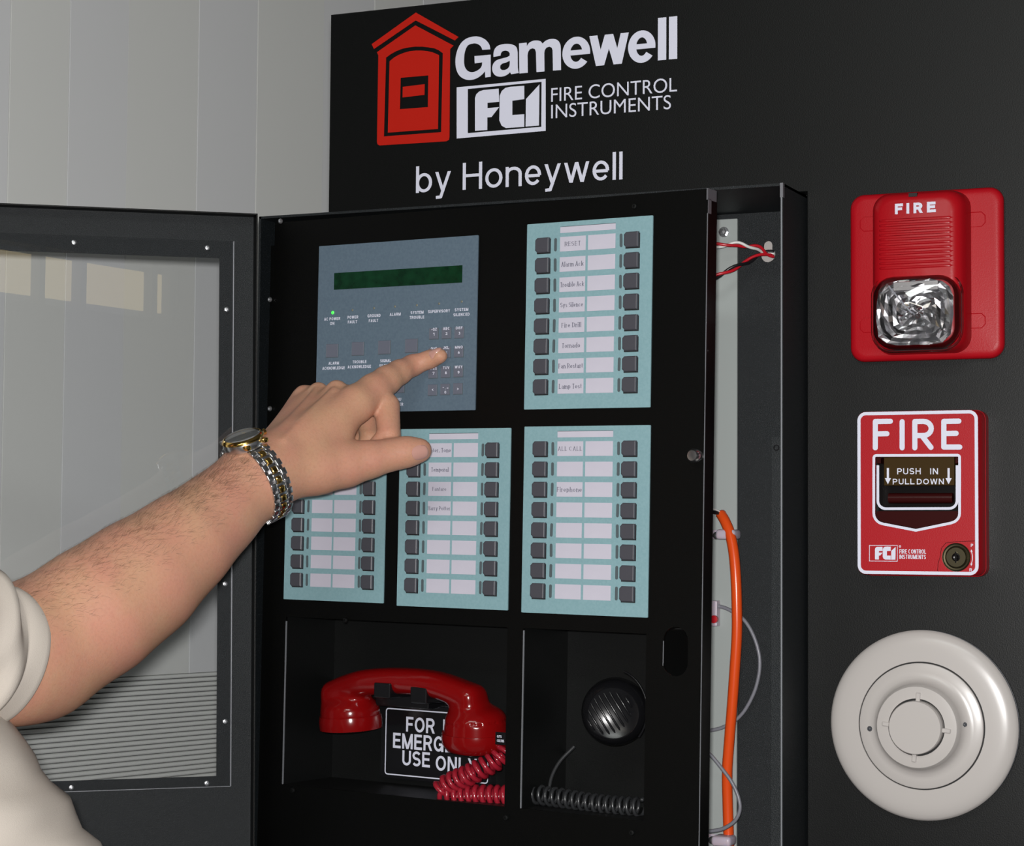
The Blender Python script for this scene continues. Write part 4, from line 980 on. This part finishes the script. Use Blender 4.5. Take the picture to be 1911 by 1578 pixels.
# ================================================================== WIRING IN THE CABINET
def YP(u, v, Y): x, z = LP(BRD, u, v, -Y); return Vector((x, Y, z))
oc = T('orange_cable', BRD, (-.59, .04, -.33), 'thick orange cable running down the grey mounting plate', 'cable')
op = [(1345, 958), (1353, 972), (1362, 995), (1369, 1030), (1373, 1075), (1375, 1130), (1375, 1185), (1371, 1250), (1366, 1320), (1361, 1380), (1357, 1440), (1358, 1500), (1361, 1600)]
oc.add('jacket', tube(spline([YP(u, v, .045-.012*sin(i/3)) for i, (u, v) in enumerate(op)], 6), .0047, 12), M['orange'], 180)
for i, (m_, o_) in enumerate((('wwhite', 0), ('wblack', 5), ('wred', 3))):
    oc.add('core_wire', tube(spline([YP(1350, 967, .045), YP(1344, 955+o_, .042), YP(1332, 950+o_*1.4, .035), YP(1318, 950+o_, .03)], 6), .0008, 6), M[m_] if m_ != 'wred' else M['wblack'], 60)
def clamp(u, v, lab):
    t = T('cable_clamp', BRD, tuple(YP(u, v, .05)), lab, 'cable clamp', 'nylon clamps on the orange cable')
    p = YP(u, v, .0)
    for nm, me, m_ in (('band', box(BM(), -.0095, .0085, -.012, .008, -.0045, .0045, .003, 3), 'nylon'), ('screw', lathe([(0, -.0035), (.002, -.003), (.0034, -.001), (.0036, 0)], 0, 0, 16), 'zinc')):
        o = t.add(nm, me, M[m_], 50); o.data.transform(Matrix.Translation(t.pos)); o.location = (0, -.004, 0) if nm == 'band' else (-.0125, -.002, -.001)
    o = t.add('tab', box(BM(), -.017, -.008, -.001, .001, -.0042, .0042, .0009, 2), M['nylon']); o.data.transform(Matrix.Translation(t.pos))
clamp(1364, 997, 'translucent nylon clamp near the cut top end of the orange cable')
clamp(1356, 1566, 'translucent nylon clamp low on the orange cable, below the lower grey loop')
for i, (pts, Y, lab) in enumerate((([(1322, 1130), (1342, 1131), (1362, 1138), (1389, 1157), (1409, 1193), (1418, 1236), (1411, 1281), (1393, 1320), (1373, 1343), (1348, 1357), (1320, 1364)], .056, 'grey cable looping out behind the orange cable'),
        ([(1316, 1400), (1328, 1410), (1346, 1432), (1365, 1458), (1377, 1484), (1381, 1508), (1373, 1529), (1355, 1543), (1336, 1549), (1310, 1551)], .026, 'grey cable looping out in front of the orange cable'))):
    P_ = [YP(u, v, Y) for u, v in pts]
    g = T('grey_cable', BRD, tuple(P_[-1]), lab, 'cable'); g.add('jacket', tube(spline(P_, 8), .0017, 8), M['greyc'], 180)
tb = T('terminal_block', BRD, tuple(YP(1335, 1150, .055)), 'clear terminal block with a red dot at the edge of the door', 'terminal block')
a_ = YP(1328, 1120, .055); b_ = YP(1341, 1168, .055)
tb.add('body', box(BM(), a_.x-.01, b_.x, .050, .060, b_.z, a_.z, .001, 2), M['nylon']); rd_ = YP(1333, 1155, .048); tb.add('red_insert', lathe([(.0035, .050), (.0035, .046), (0, .0455)], rd_.x, rd_.z, 12), M['wred'], 50)
def twisted(pts, cols, Y, r, lab, nm, turns=.019):
    P_ = [Vector(p) for p in spline([YP(u, v, y_) for (u, v), y_ in zip(pts, Y)], 12)]
    t = T(nm, BRD, tuple(P_[0]), lab, 'wire')
    for k, m_ in enumerate(cols): t.add('strand', tube(helix(P_, r*1.05, turns*2, 26, k*pi), r, 8), M[m_], 180)
K = (.055, .056, .058, .060)
twisted([(1325, 457), (1350, 458), (1375, 455), (1395, 460), (1415, 462), (1428, 472), (1446, 476)], ('wred', 'wwhite'), (.03, .035, .04, .045, .052, .06, .066), .0014, 'twisted red and white wire pair leading to the slot in the cabinet back', 'twisted_wire')
twisted([(1322, 523), (1345, 512), (1370, 500), (1395, 488), (1420, 474), (1446, 471)], ('wred', 'wblack'), (.03, .034, .040, .05, .058, .066), .0014, 'twisted red and black wire pair leading to the slot in the cabinet back', 'twisted_wire')
bp_ = YP(1351, 433, .060)
bt = T('plate_bolt', BRD, tuple(bp_), 'zinc hex bolt at the top of the grey mounting plate', 'bolt')
bt.add('washer', lathe([(.0047, .0605), (.0047, .0590), (0, .0590)], bp_.x, bp_.z, 24), M['zinc'], 40)
bt.add('head', lathe([(.0040, .0590), (.0038, .0560), (.003, .0548), (0, .0545)], bp_.x, bp_.z, 6), M['zinc'])

# ================================================================== THE PERSON REACHING IN FROM THE LEFT
def V3(p): return np.array(WP(p[0], p[1], p[2]), np.float32)
def px(r, Z): return r*Z/F
def zdoor(u, v, out):      # camera depth of a point `out` in front of the inner door
    x, z = LP(INN, u, v, out); q = INN @ Vector((x, -out, z)) - VC
    return float(np.dot(CM[2], np.array(q)))
ZT_ = zdoor(821, 664, .0072)
ARM = [(-330, 1120, 1.50, 120), (-150, 1205, 1.545, 116), (18, 1228, 1.60, 114), (70, 1212, 1.625, 120), (180, 1140, 1.650, 114), (265, 1078, 1.675, 104), (345, 1012, 1.70, 85), (410, 955, 1.725, 69), (462, 905, 1.745, 62.5)]
prims = []      # (a, b, ra, rb, k)
def chain(pts, k):
    for p, q in zip(pts, pts[1:]):
        prims.append((V3(p), V3(q), px(p[3], p[2]), px(q[3], q[2]), k))
chain(ARM, .020)
# hand
chain([(462, 905, 1.745, 60), (505, 872, 1.760, 52), (664, 754, 1.812, 35)], .016)
chain([(475, 885, 1.755, 52), (505, 862, 1.775, 42), (628, 738, 1.830, 25.5)], .014)
chain([(505, 860, 1.785, 40), (594, 740, 1.850, 24.5)], .012)
chain([(505, 862, 1.790, 38), (568, 746, 1.865, 26)], .012)
chain([(480, 900, 1.745, 55), (525, 884, 1.760, 42), (590, 874, 1.775, 43), (645, 866, 1.785, 41)], .014)
chain([(570, 835, 1.785, 42), (621, 806, 1.800, 33)], .014)
chain([(645, 866, 1.785, 41), (690, 857, 1.790, 33), (728, 849, 1.795, 27.5), (758, 843, 1.798, 26.5), (783, 840, 1.800, 23)], .007)
chain([(664, 754, 1.812, 35.5), (698, 728, 1.828, 31), (722, 709, 1.840, 26.5), (745, 694.5, 1.852, 22.6), (770, 681.5, 1.865, 19.6), (803, 670, (1.865+ZT_)/2+.003, 16.6), (821, 664, ZT_, 14.6)], .004)
NF = len(prims)
curl = [[(636, 742, 1.838, 27), (690, 750, 1.832, 26), (721, 757, 1.826, 25)], [(722, 759, 1.826, 24.5), (726, 812, 1.808, 22)], [(726, 812, 1.808, 22), (700, 836, 1.806, 18)],
        [(600, 740, 1.868, 22), (684, 775, 1.852, 20)], [(684, 775, 1.852, 20), (689, 816, 1.836, 18)], [(689, 816, 1.836, 18), (678, 845, 1.830, 16)],
        [(572, 745, 1.885, 20), (654, 792, 1.868, 18)], [(654, 792, 1.868, 18), (662, 826, 1.850, 16.5)], [(662, 826, 1.850, 16.5), (655, 850, 1.845, 15)]]
for c_ in curl: chain(c_, .0022)
# tendons and knuckles on the back of the hand
bumps = [(628, 724, 1.824, 15), (594, 726, 1.843, 13), (566, 732, 1.858, 12)]
HC = Vector(WP(-200, 1000, 1.56))-Vector(rt)*.16
FW = (Vector(rt)*.80+Vector((fw[0], fw[1], 0)).normalized()*.60).normalized()      # the way the face looks: to the panel
def head_sdf(P, d):
    n0 = np.array((HC.x, HC.y, .02), np.float32); fwv = np.array(FW, np.float32); up = np.array((0, 0, 1), np.float32); sd = np.cross(fwv, up)
    d = smin(d, rcone(P, n0, n0+up*.13, .058, .052), .03)
    c = n0+up*.225+fwv*.012; q = P-c; q = np.stack([q@fwv/.094, q@sd/.074, q@up/.115], 1)
    d = smin(d, (np.sqrt((q*q).sum(1))-1)*.085, .02)
    d = smin(d, rcone(P, c+fwv*.070-up*.065, c+fwv*.060-up*.085, .030, .026), .02)
    d = smin(d, rcone(P, c+fwv*.088+up*.012, c+fwv*.108-up*.028, .008, .013), .012)
    for s_ in (-1, 1):
        d = smin(d, rcone(P, c+sd*s_*.078-fwv*.005+up*.015, c+sd*s_*.076-fwv*.002-up*.022, .010, .008), .006)
        d = np.maximum(d, -rcone(P, c+fwv*.098+sd*s_*.032+up*.012, c+fwv*.098+sd*s_*.034+up*.012, .012, .012))
    return d
def body(P):
    d = None
    for a, b_, ra, rb, k in prims[:NF]:
        q = rcone(P, a, b_, ra, rb); d = q if d is None else smin(d, q, k)
    for (u, v, Z, r) in bumps:
        c = V3((u, v, Z)); d = smin(d, rcone(P, c, c+np.array([1e-4, 0, 0], np.float32), px(r, Z), px(r, Z)), .006)
    for u0, v0, z0_, u1, v1, z1_ in ((530, 822, 1.748, 622, 728, 1.812), (520, 812, 1.763, 590, 729, 1.833)):
        d = smin(d, rcone(P, V3((u0, v0, z0_)), V3((u1, v1, z1_)), .0016, .0024), .006)
    d = head_sdf(P, d) if P.shape[0] > 9000 else d
    f = None
    for a, b_, ra, rb, k in prims[NF:]:
        q = rcone(P, a, b_, ra, rb); f = q if f is None else smin(f, q, .0012)
    return smin(d, f, .0015)
allp = np.array([p[0] for p in prims]+[p[1] for p in prims]); rad = np.array([max(p[2], p[3]) for p in prims]*2)
lo = (allp-rad[:, None]).min(0)-.006; hi = (allp+rad[:, None]).max(0)+.006
lo = np.minimum(lo, np.array((HC.x-.13, HC.y-.13, 0))); hi = np.maximum(hi, np.array((HC.x+.13, HC.y+.13, .39)))
pe = T('person', BRD, tuple(V3((-150, 1560, 1.6))), 'person in a beige shirt reaching in from the left to press a keypad key', 'person')
me_ = sdf_mesh(body, lo, hi, .0021, 2)
sk_ = pe.add('body', me_, M['skin'], 180, world=True)
# nails: shallow curved plates lying on thumb and index tips
def nail(c, axis, nrm, L, W_, name):
    axis = Vector(axis).normalized(); nrm = Vector(nrm); nrm = (nrm-axis*nrm.dot(axis)).normalized(); sd = axis.cross(nrm)
    b = BM(); n = 9; g = []
    for i in range(n):
        row = []
        for j in range(n):
            s, t = (i/(n-1)*2-1), (j/(n-1)*2-1)
            k = sqrt(max(0, 1-.5*t*t)); x = s*L/2*k; y = t*W_/2*sqrt(max(0, 1-.35*s*s))
            row.append(b.verts.new(Vector(c)+axis*x+sd*y+nrm*(.0012-(y*y)*34-(x*x)*4)))
        g.append(row)
    Pn = np.array([v.co for r_ in g for v in r_], np.float32); na = np.array(nrm, np.float32)
    for _ in range(6): Pn = Pn-na*body(Pn)[:, None]*.9
    for i in range(n):
        for j in range(n):
            s, t = (i/(n-1)*2-1), (j/(n-1)*2-1); g[i][j].co = Vector(Pn[i*n+j])+nrm*(.0001+.0007*max(0, 1-t*t*.9)*(.4+.6*min(1, (s+1)*1.2)))
    for i in range(n-1):
        for j in range(n-1): b.faces.new((g[i][j], g[i+1][j], g[i+1][j+1], g[i][j+1]))
    r = bmesh.ops.extrude_face_region(b, geom=list(b.faces)); bmesh.ops.translate(b, vec=-nrm*.001, verts=[v for v in r['geom'] if isinstance(v, bmesh.types.BMVert)])
    bmesh.ops.recalc_face_normals(b, faces=b.faces)
    return pe.add(name, b, M['nail'], 60, world=True)
def toc(p): return (Vector(CP)-Vector(p)).normalized()
UPV = Vector(-CM[1])
a = V3((764, 845, 1.798)); b2 = V3((790, 838, 1.800)); c = (a+b2)/2
nn = (toc(c)*.98+UPV*(-.04)).normalized(); ct = V3((784, 843, 1.8)); nail(Vector(ct)+nn*(px(21.5, 1.8)*.955+.0007), b2-a, nn, .0150, .0122, 'thumb_nail')
a = V3((796, 672, ZT_)); b2 = V3((822, 664, ZT_)); nn = (UPV*.98+toc(a)*.16).normalized(); c = V3((812, 668, ZT_-.001)); nail(Vector(c)+nn*px(14.4, 1.87)*.86, b2-a, nn, .0115, .0068, 'finger_nail')

# ---- shirt: sleeve with cuff, and the side of the torso
def loft(rings, closed_end=False):
    b = BM(); R = [[b.verts.new(p) for p in r] for r in rings]; n = len(R[0])
    for A, B in zip(R, R[1:]):
        for i in range(n): b.faces.new((A[i], A[(i+1) % n], B[(i+1) % n], B[i]))
    if closed_end: b.faces.new(R[-1])
    bmesh.ops.recalc_face_normals(b, faces=b.faces); return b
rg = random.Random(3)
cuff_c = Vector(V3((4, 1229, 1.590))); sh_c = Vector(V3((-330, 1110, 1.46)))
ax = (sh_c-cuff_c).normalized(); e1 = (UPV-ax*UPV.dot(ax)).normalized(); e2 = ax.cross(e1)
if e2.dot(toc(cuff_c)) < 0: e2 = -e2
R1, R2 = px(127, 1.59), px(127, 1.59)*.93
rings = []; N_ = 96
def fold(s, a):    # slanting folds of the sleeve
    return (.0060*sin(a*1.0+s*170+.8)*min(1, s*34)+.0035*sin(a*2.0-s*210+2)*min(1, s*26)+.0025*sin(3.1*a+s*60))*min(1, max(0, (s-.004))*60)
for s, ro in [(.002, -.0030), (-.0008, -.0022), (-.0016, -.0010), (-.0014, .0004), (0, .0014), (.004, .0016), (.012, .0014), (.0165, .0010), (.0175, .0002), (.0185, .0010)]+[(.022+.005*i, .001+.0006*i*.35) for i in range(46)]:
    lean = .45*R2    # the cuff edge runs obliquely round the arm
    ring = []
    for i in range(N_):
        a_ = 2*pi*i/N_; f = fold(s, a_)
        c = cuff_c+ax*(s-lean*.0*cos(a_))
        ring.append(c+e1*(R1+ro+f)*cos(a_)+e2*(R2+ro+f)*sin(a_))
    rings.append(ring)
for q_ in (.93, .75, .4): rings.append([rings[-1][0]*0+(cuff_c+ax*(.255+.02*(1-q_)))+(p-(cuff_c+ax*.247))*q_ for p in rings[48]])
slv = loft(rings, True)
# torso: stacked rings up to the shoulder, with folds
tc_ = [(-.62, 1.02), (-.50, 1.02), (-.42, 1.0), (-.34, .99), (-.26, .96), (-.20, .90), (-.15, .80), (-.10, .72), (-.05, .70)]
base = WP(-190, 1690, 1.60)
ed = [(-260, 600), (-235, 700), (-190, 800), (-150, 920), (-110, 1040), (-80, 1150), (-60, 1215), (-35, 1270), (-10, 1315), (13, 1349), (30, 1372), (66, 1431), (79, 1457), (108, 1480), (128, 1497), (138, 1520), (141, 1543), (164, 1562), (184, 1578), (198, 1610), (203, 1700), (205, 1900), (205, 2600)]
rt_v = Vector(rt); fw_v = Vector((fw[0], fw[1], 0)).normalized()
edp = [WP(u, v, 1.56) for u, v in ed]
rings = []
for i in range(64):
    z = -.60+i*(.66/63)
    # outline of the right hand side taken at this height
    xs = None
    for p, q in zip(edp, edp[1:]):
        if (p.z-z)*(q.z-z) <= 0 and p.z != q.z: xs = p.lerp(q, (z-p.z)/(q.z-p.z)); break
    if xs is None: xs = edp[-1] if z < edp[-1].z else edp[0]
    xs = Vector((xs.x, xs.y, z)); W2 = .155 if z < -.3 else .155-.03*min(1, (z+.3)/.12); D2 = .11
    c = xs-rt_v*W2
    ring = []
    for k in range(96):
        a_ = 2*pi*k/96; f = .004*sin(4*a_+z*75)+.0028*sin(7*a_-z*120+1)+.0022*sin(z*190+3*a_)
        ring.append(c+rt_v*(W2+f*(1-abs(cos(a_))**8))*cos(a_)+fw_v*(D2+f)*sin(a_))
    if i == 0: hip0 = c.copy()
    rings.append(ring); last_c = c
tor = loft(rings, True)
for nm, m_ in (('sleeve', slv), ('shirt', tor)):
    o = pe.add(nm, m_, M['shirt'], 180, world=True, label='beige short sleeve with a stitched cuff' if nm == 'sleeve' else 'beige shirt body')
sdv = FW.cross(Vector((0, 0, 1)))
for sg in (-1, 1):
    eye = Vector((HC.x, HC.y, .245))+FW*.088+sdv*sg*.033+Vector((0, 0, .012))
    b = BM(); bmesh.ops.create_uvsphere(b, u_segments=16, v_segments=10, radius=.0115); bmesh.ops.translate(b, vec=eye, verts=b.verts); pe.add('eye', b, M['label'], 180, world=True)
    b = BM(); bmesh.ops.create_uvsphere(b, u_segments=12, v_segments=8, radius=.0055); bmesh.ops.translate(b, vec=eye+FW*.0075, verts=b.verts); pe.add('iris', b, M['black'], 180, world=True)
def hair_sdf(P):
    fwv = np.array(FW, np.float32); up = np.array((0, 0, 1), np.float32); sd = np.cross(fwv, up); c = np.array((HC.x, HC.y, .245), np.float32)+fwv*.002
    q = P-c; q = np.stack([q@fwv/.100, q@sd/.083, q@up/.126], 1); d = (np.sqrt((q*q).sum(1))-1)*.09
    r = P-c; return np.maximum(d, (r@fwv)*.72-(r@up)*.69+.004)
pe.add('hair', sdf_mesh(hair_sdf, np.array((HC.x-.13, HC.y-.13, .08)), np.array((HC.x+.13, HC.y+.13, .40)), .004, 2), M['hair'], 180, world=True)
b = BM(); mth = Vector((HC.x, HC.y, .245))+FW*.097-Vector((0, 0, .052)); tube([mth-sdv*.022, mth-sdv*.008+FW*.006, mth+sdv*.008+FW*.006, mth+sdv*.022], .0040, 8, b); pe.add('lips', b, M['nail'], 180, world=True)
hipc = Vector((hip0.x, hip0.y, 0))-sdv*.0
for sg in (-1, 1):
    rings = []
    for i in range(20):
        z = -.52-i*(.80/19); t_ = i/19; w_ = .098*(1-t_)+.062*t_
        cc = Vector((hipc.x, hipc.y, z))+(Vector(rt)*sg*(.075+.02*t_))
        rings.append([cc+sdv*(w_+.003*sin(3*a_+z*30))*cos(a_)+FW*(w_*1.08+.003*sin(2*a_-z*25))*sin(a_) for a_ in [2*pi*k/32 for k in range(32)]])
    pe.add('trouser_leg', loft(rings, True), M['grey_base'], 180, world=True)
    cc = Vector((hipc.x, hipc.y, -1.4))+Vector(rt)*sg*.10+FW*.05
    q0 = []
    for h_, sc in ((0, 1), (.035, 1), (.06, .85), (.085, .6)):
        q0.append([cc+Vector((0, 0, h_))+sdv*.048*sc*cos(a_)+FW*(.135*sc*sin(a_)-(.0 if h_ < .05 else .03)) for a_ in [2*pi*k/28 for k in range(28)]])
    pe.add('shoe', loft(q0, True), M['black'], 60, world=True)
# fine forearm hair lying towards the little finger side
b = BM(); seg = [(V3(p), V3(q), px(p[3], p[2]), px(q[3], q[2])) for p, q in zip(ARM[3:], ARM[4:])]
hr = random.Random(11); H_ = []
toV = toc(V3((265, 1078, 1.67)))
for k in range(4600):
    i = min(4, int(hr.random()*5)); a_, b_, ra, rb = seg[i]; t_ = hr.random(); p = Vector(a_+(b_-a_)*t_); r = ra+(rb-ra)*t_
    axv = Vector(b_-a_).normalized(); u_ = (UPV-axv*UPV.dot(axv)).normalized(); w_ = axv.cross(u_)
    if w_.dot(toV) < 0: w_ = -w_
    ang = hr.gauss(.15, .6)
    if ang < -.7 or ang > 1.35: continue
    n = (u_*cos(ang)+w_*sin(ang)).normalized()
    dr = (axv*hr.uniform(.4, 1.0)+(u_*-sin(ang)+w_*cos(ang))*hr.uniform(-.2, .9)).normalized()
    H_.append((p+n*r, n, dr, hr.uniform(.003, .0085)))
Q_ = np.array([h[0] for h in H_], np.float32); N_ar = np.array([h[1] for h in H_], np.float32)
for _ in range(3): Q_ = Q_-N_ar*body(Q_)[:, None]
for (q_, n, dr, L), q0 in zip(H_, Q_):
    q = Vector(q0)
    q2 = q+dr*L+n*.0010*hr.random(); q1 = q+dr*L*.5+n*.0011
    s_ = dr.cross(n).normalized()*.000055
    v_ = [b.verts.new(x) for x in (q-s_, q+s_, q1+s_, q1-s_, q2)]
    b.faces.new(v_[:4]); b.faces.new((v_[3], v_[2], v_[4]))
pe.add('arm_hair', b, M['hair'], None, world=True, kind='stuff')

# ================================================================== WRIST WATCH
wa, wb = V3((410, 955, 1.725)), V3((505, 872, 1.760))
wax = Vector(wb-wa).normalized()
cw = Vector(V3((478, 902, 1.752)))
w1 = (Vector(rt)*-.47+UPV*.88).normalized(); wax = (wax-w1*wax.dot(w1)).normalized(); w2 = wax.cross(w1)
if w2.dot(toc(cw)) < 0: w2 = -w2
def rsurf(th, s):       # distance from the watch axis to the skin
    n = (w1*cos(th)+w2*sin(th)).normalized(); c = cw+wax*s
    R_ = np.linspace(.008, .05, 200); P = np.array([c+n*float(r) for r in R_], np.float32); d = body(P)
    k = np.argmax(d > 0); return float(R_[k])

tab = [max(rsurf(radians(a), s) for s in (-.006, .006)) for a in range(-180, 181, 4)]
tab = [(tab[max(i-2, 0)]+tab[max(i-1, 0)]+tab[i]+tab[min(i+1, 90)]+tab[min(i+2, 90)])/5 for i in range(91)]
def rt_(th): 
    x = min(max((math.degrees(th)+180)/4, 0), 89.9); i = int(x); return tab[i]*(1-x+i)+tab[min(i+1, 90)]*(x-i)
TH0 = radians(24)
RW = rt_(TH0)+.0006
def wp(th, r, s): return cw+w1*(r*cos(th))+w2*(r*sin(th))+wax*s      # th 0 = back of the wrist (up), 90deg = towards the camera
wt = T('wrist_watch', BRD, tuple(cw), 'gold and steel wrist watch with a linked bracelet on the wrist', 'watch')
TH0 = radians(24)
wn = (w1*cos(TH0)+w2*sin(TH0)).normalized(); wsd = wax.cross(wn)
def wl_(prof, m_, nm, off=0, sm=40, seg=40, lab=None):
    b = lathe([(r, -y) for r, y in prof], 0, 0, seg)
    q = Matrix((( wax.x, -wn.x, wsd.x), (wax.y, -wn.y, wsd.y), (wax.z, -wn.z, wsd.z))).to_4x4()
    bmesh.ops.transform(b, matrix=Matrix.Translation(cw+wn*(RW-.0015+off)) @ q, verts=b.verts)
    bmesh.ops.recalc_face_normals(b, faces=b.faces)
    return wt.add(nm, b, m_, sm, world=True, label=lab)
wl_([(.0150, -.002), (.0172, -.001), (.0180, .002), (.0172, .0052)], M['steel'], 'case')
wl_([(.0170, .0050), (.0180, .0056), (.0178, .0068), (.0164, .0080), (.0154, .0086), (.0150, .0076)], M['gold'], 'bezel', lab='gold bezel')
wl_([(.0152, .0070), (0, .0070)], M['dial'], 'dial')
wl_([(.0152, .0079), (.0142, .0091), (.007, .0096), (0, .0097)], M['lens'], 'crystal')
for s_ in (-1, 1):
    for q_ in (-1, 1):
        c = cw+wn*(RW+.0015)+wax*s_*.0088+wsd*q_*.0165
        b = BM(); box(b, -.0022, .0022, -.0035, .0035, -.0018, .0018, .0009, 2)
        bmesh.ops.transform(b, matrix=Matrix.Translation(c) @ Matrix(((wax.x, wsd.x, wn.x), (wax.y, wsd.y, wn.y), (wax.z, wsd.z, wn.z))).to_4x4(), verts=b.verts)
        wt.add('lug', b, M['gold'] if q_ > 0 else M['steel'], 40, world=True)
b = BM(); tube([cw+wn*(RW+.0015)+wax*.0175, cw+wn*(RW+.0015)+wax*.0215], .0026, 12, b)
wt.add('crown', b, M['gold'], 40, world=True)
def link(th, s, hl, hw_, ht_, m_, nm):
    n0 = (w1*cos(th)+w2*sin(th)); tg = (wp(th+.08, rt_(th+.08), 0)-wp(th-.08, rt_(th-.08), 0)).normalized(); n = wax.cross(tg)
    if n.dot(n0) < 0: n = -n
    b = BM(); box(b, -hw_, hw_, -hl, hl, -ht_, ht_, min(hl, ht_, hw_)*.55, 3)
    c = wp(th, rt_(th)+.0016, s)
    bmesh.ops.transform(b, matrix=Matrix.Translation(c) @ Matrix(((wax.x, tg.x, n.x), (wax.y, tg.y, n.y), (wax.z, tg.z, n.z))).to_4x4(), verts=b.verts)
    return wt.add(nm, b, M[m_], 50, world=True)
sb = [[], []]; b = BM(); thl = TH0+radians(22)
while thl < radians(172):
    p_ = [b.verts.new(wp(thl, rt_(thl)+.0008, e)) for e in (-.0086, .0086)]; sb[0].append(p_); thl += .08
for A, B in zip(sb[0], sb[0][1:]): b.faces.new((A[0], A[1], B[1], B[0]))
bmesh.ops.solidify(b, geom=list(b.faces), thickness=.0009)
wt.add('band_backing', b, M['steel'], 60, world=True)
dth = .0064/.0285
th = TH0+radians(31); k = 0
while th < radians(166):
    for sg in (-1, 1):
        link(th, sg*.0068, .0029, .0027, .0016, 'steel', 'side_link')
        link(th+dth*.45, sg*.0035, .0022, .0011, .0014, 'steel', 'small_link')
    link(th+dth*.5, 0, .0026, .0025, .0018, 'gold', 'centre_link')
    link(th, 0, .0014, .0040, .0010, 'steel', 'hinge_bar')
    th += dth; k += 1
for j in range(3): link(th-dth*.1+j*dth*.30, 0, .0009, .0096, .0020, 'steel', 'clasp_bar')
th = TH0-radians(31)
while th > radians(-130):
    for sg in (-1, 1): link(th, sg*.0066, .0029, .0029, .0016, 'steel', 'side_link')
    link(th-dth*.5, 0, .0026, .0036, .0018, 'gold', 'centre_link')
    th -= dth
bpy.context.view_layer.update()
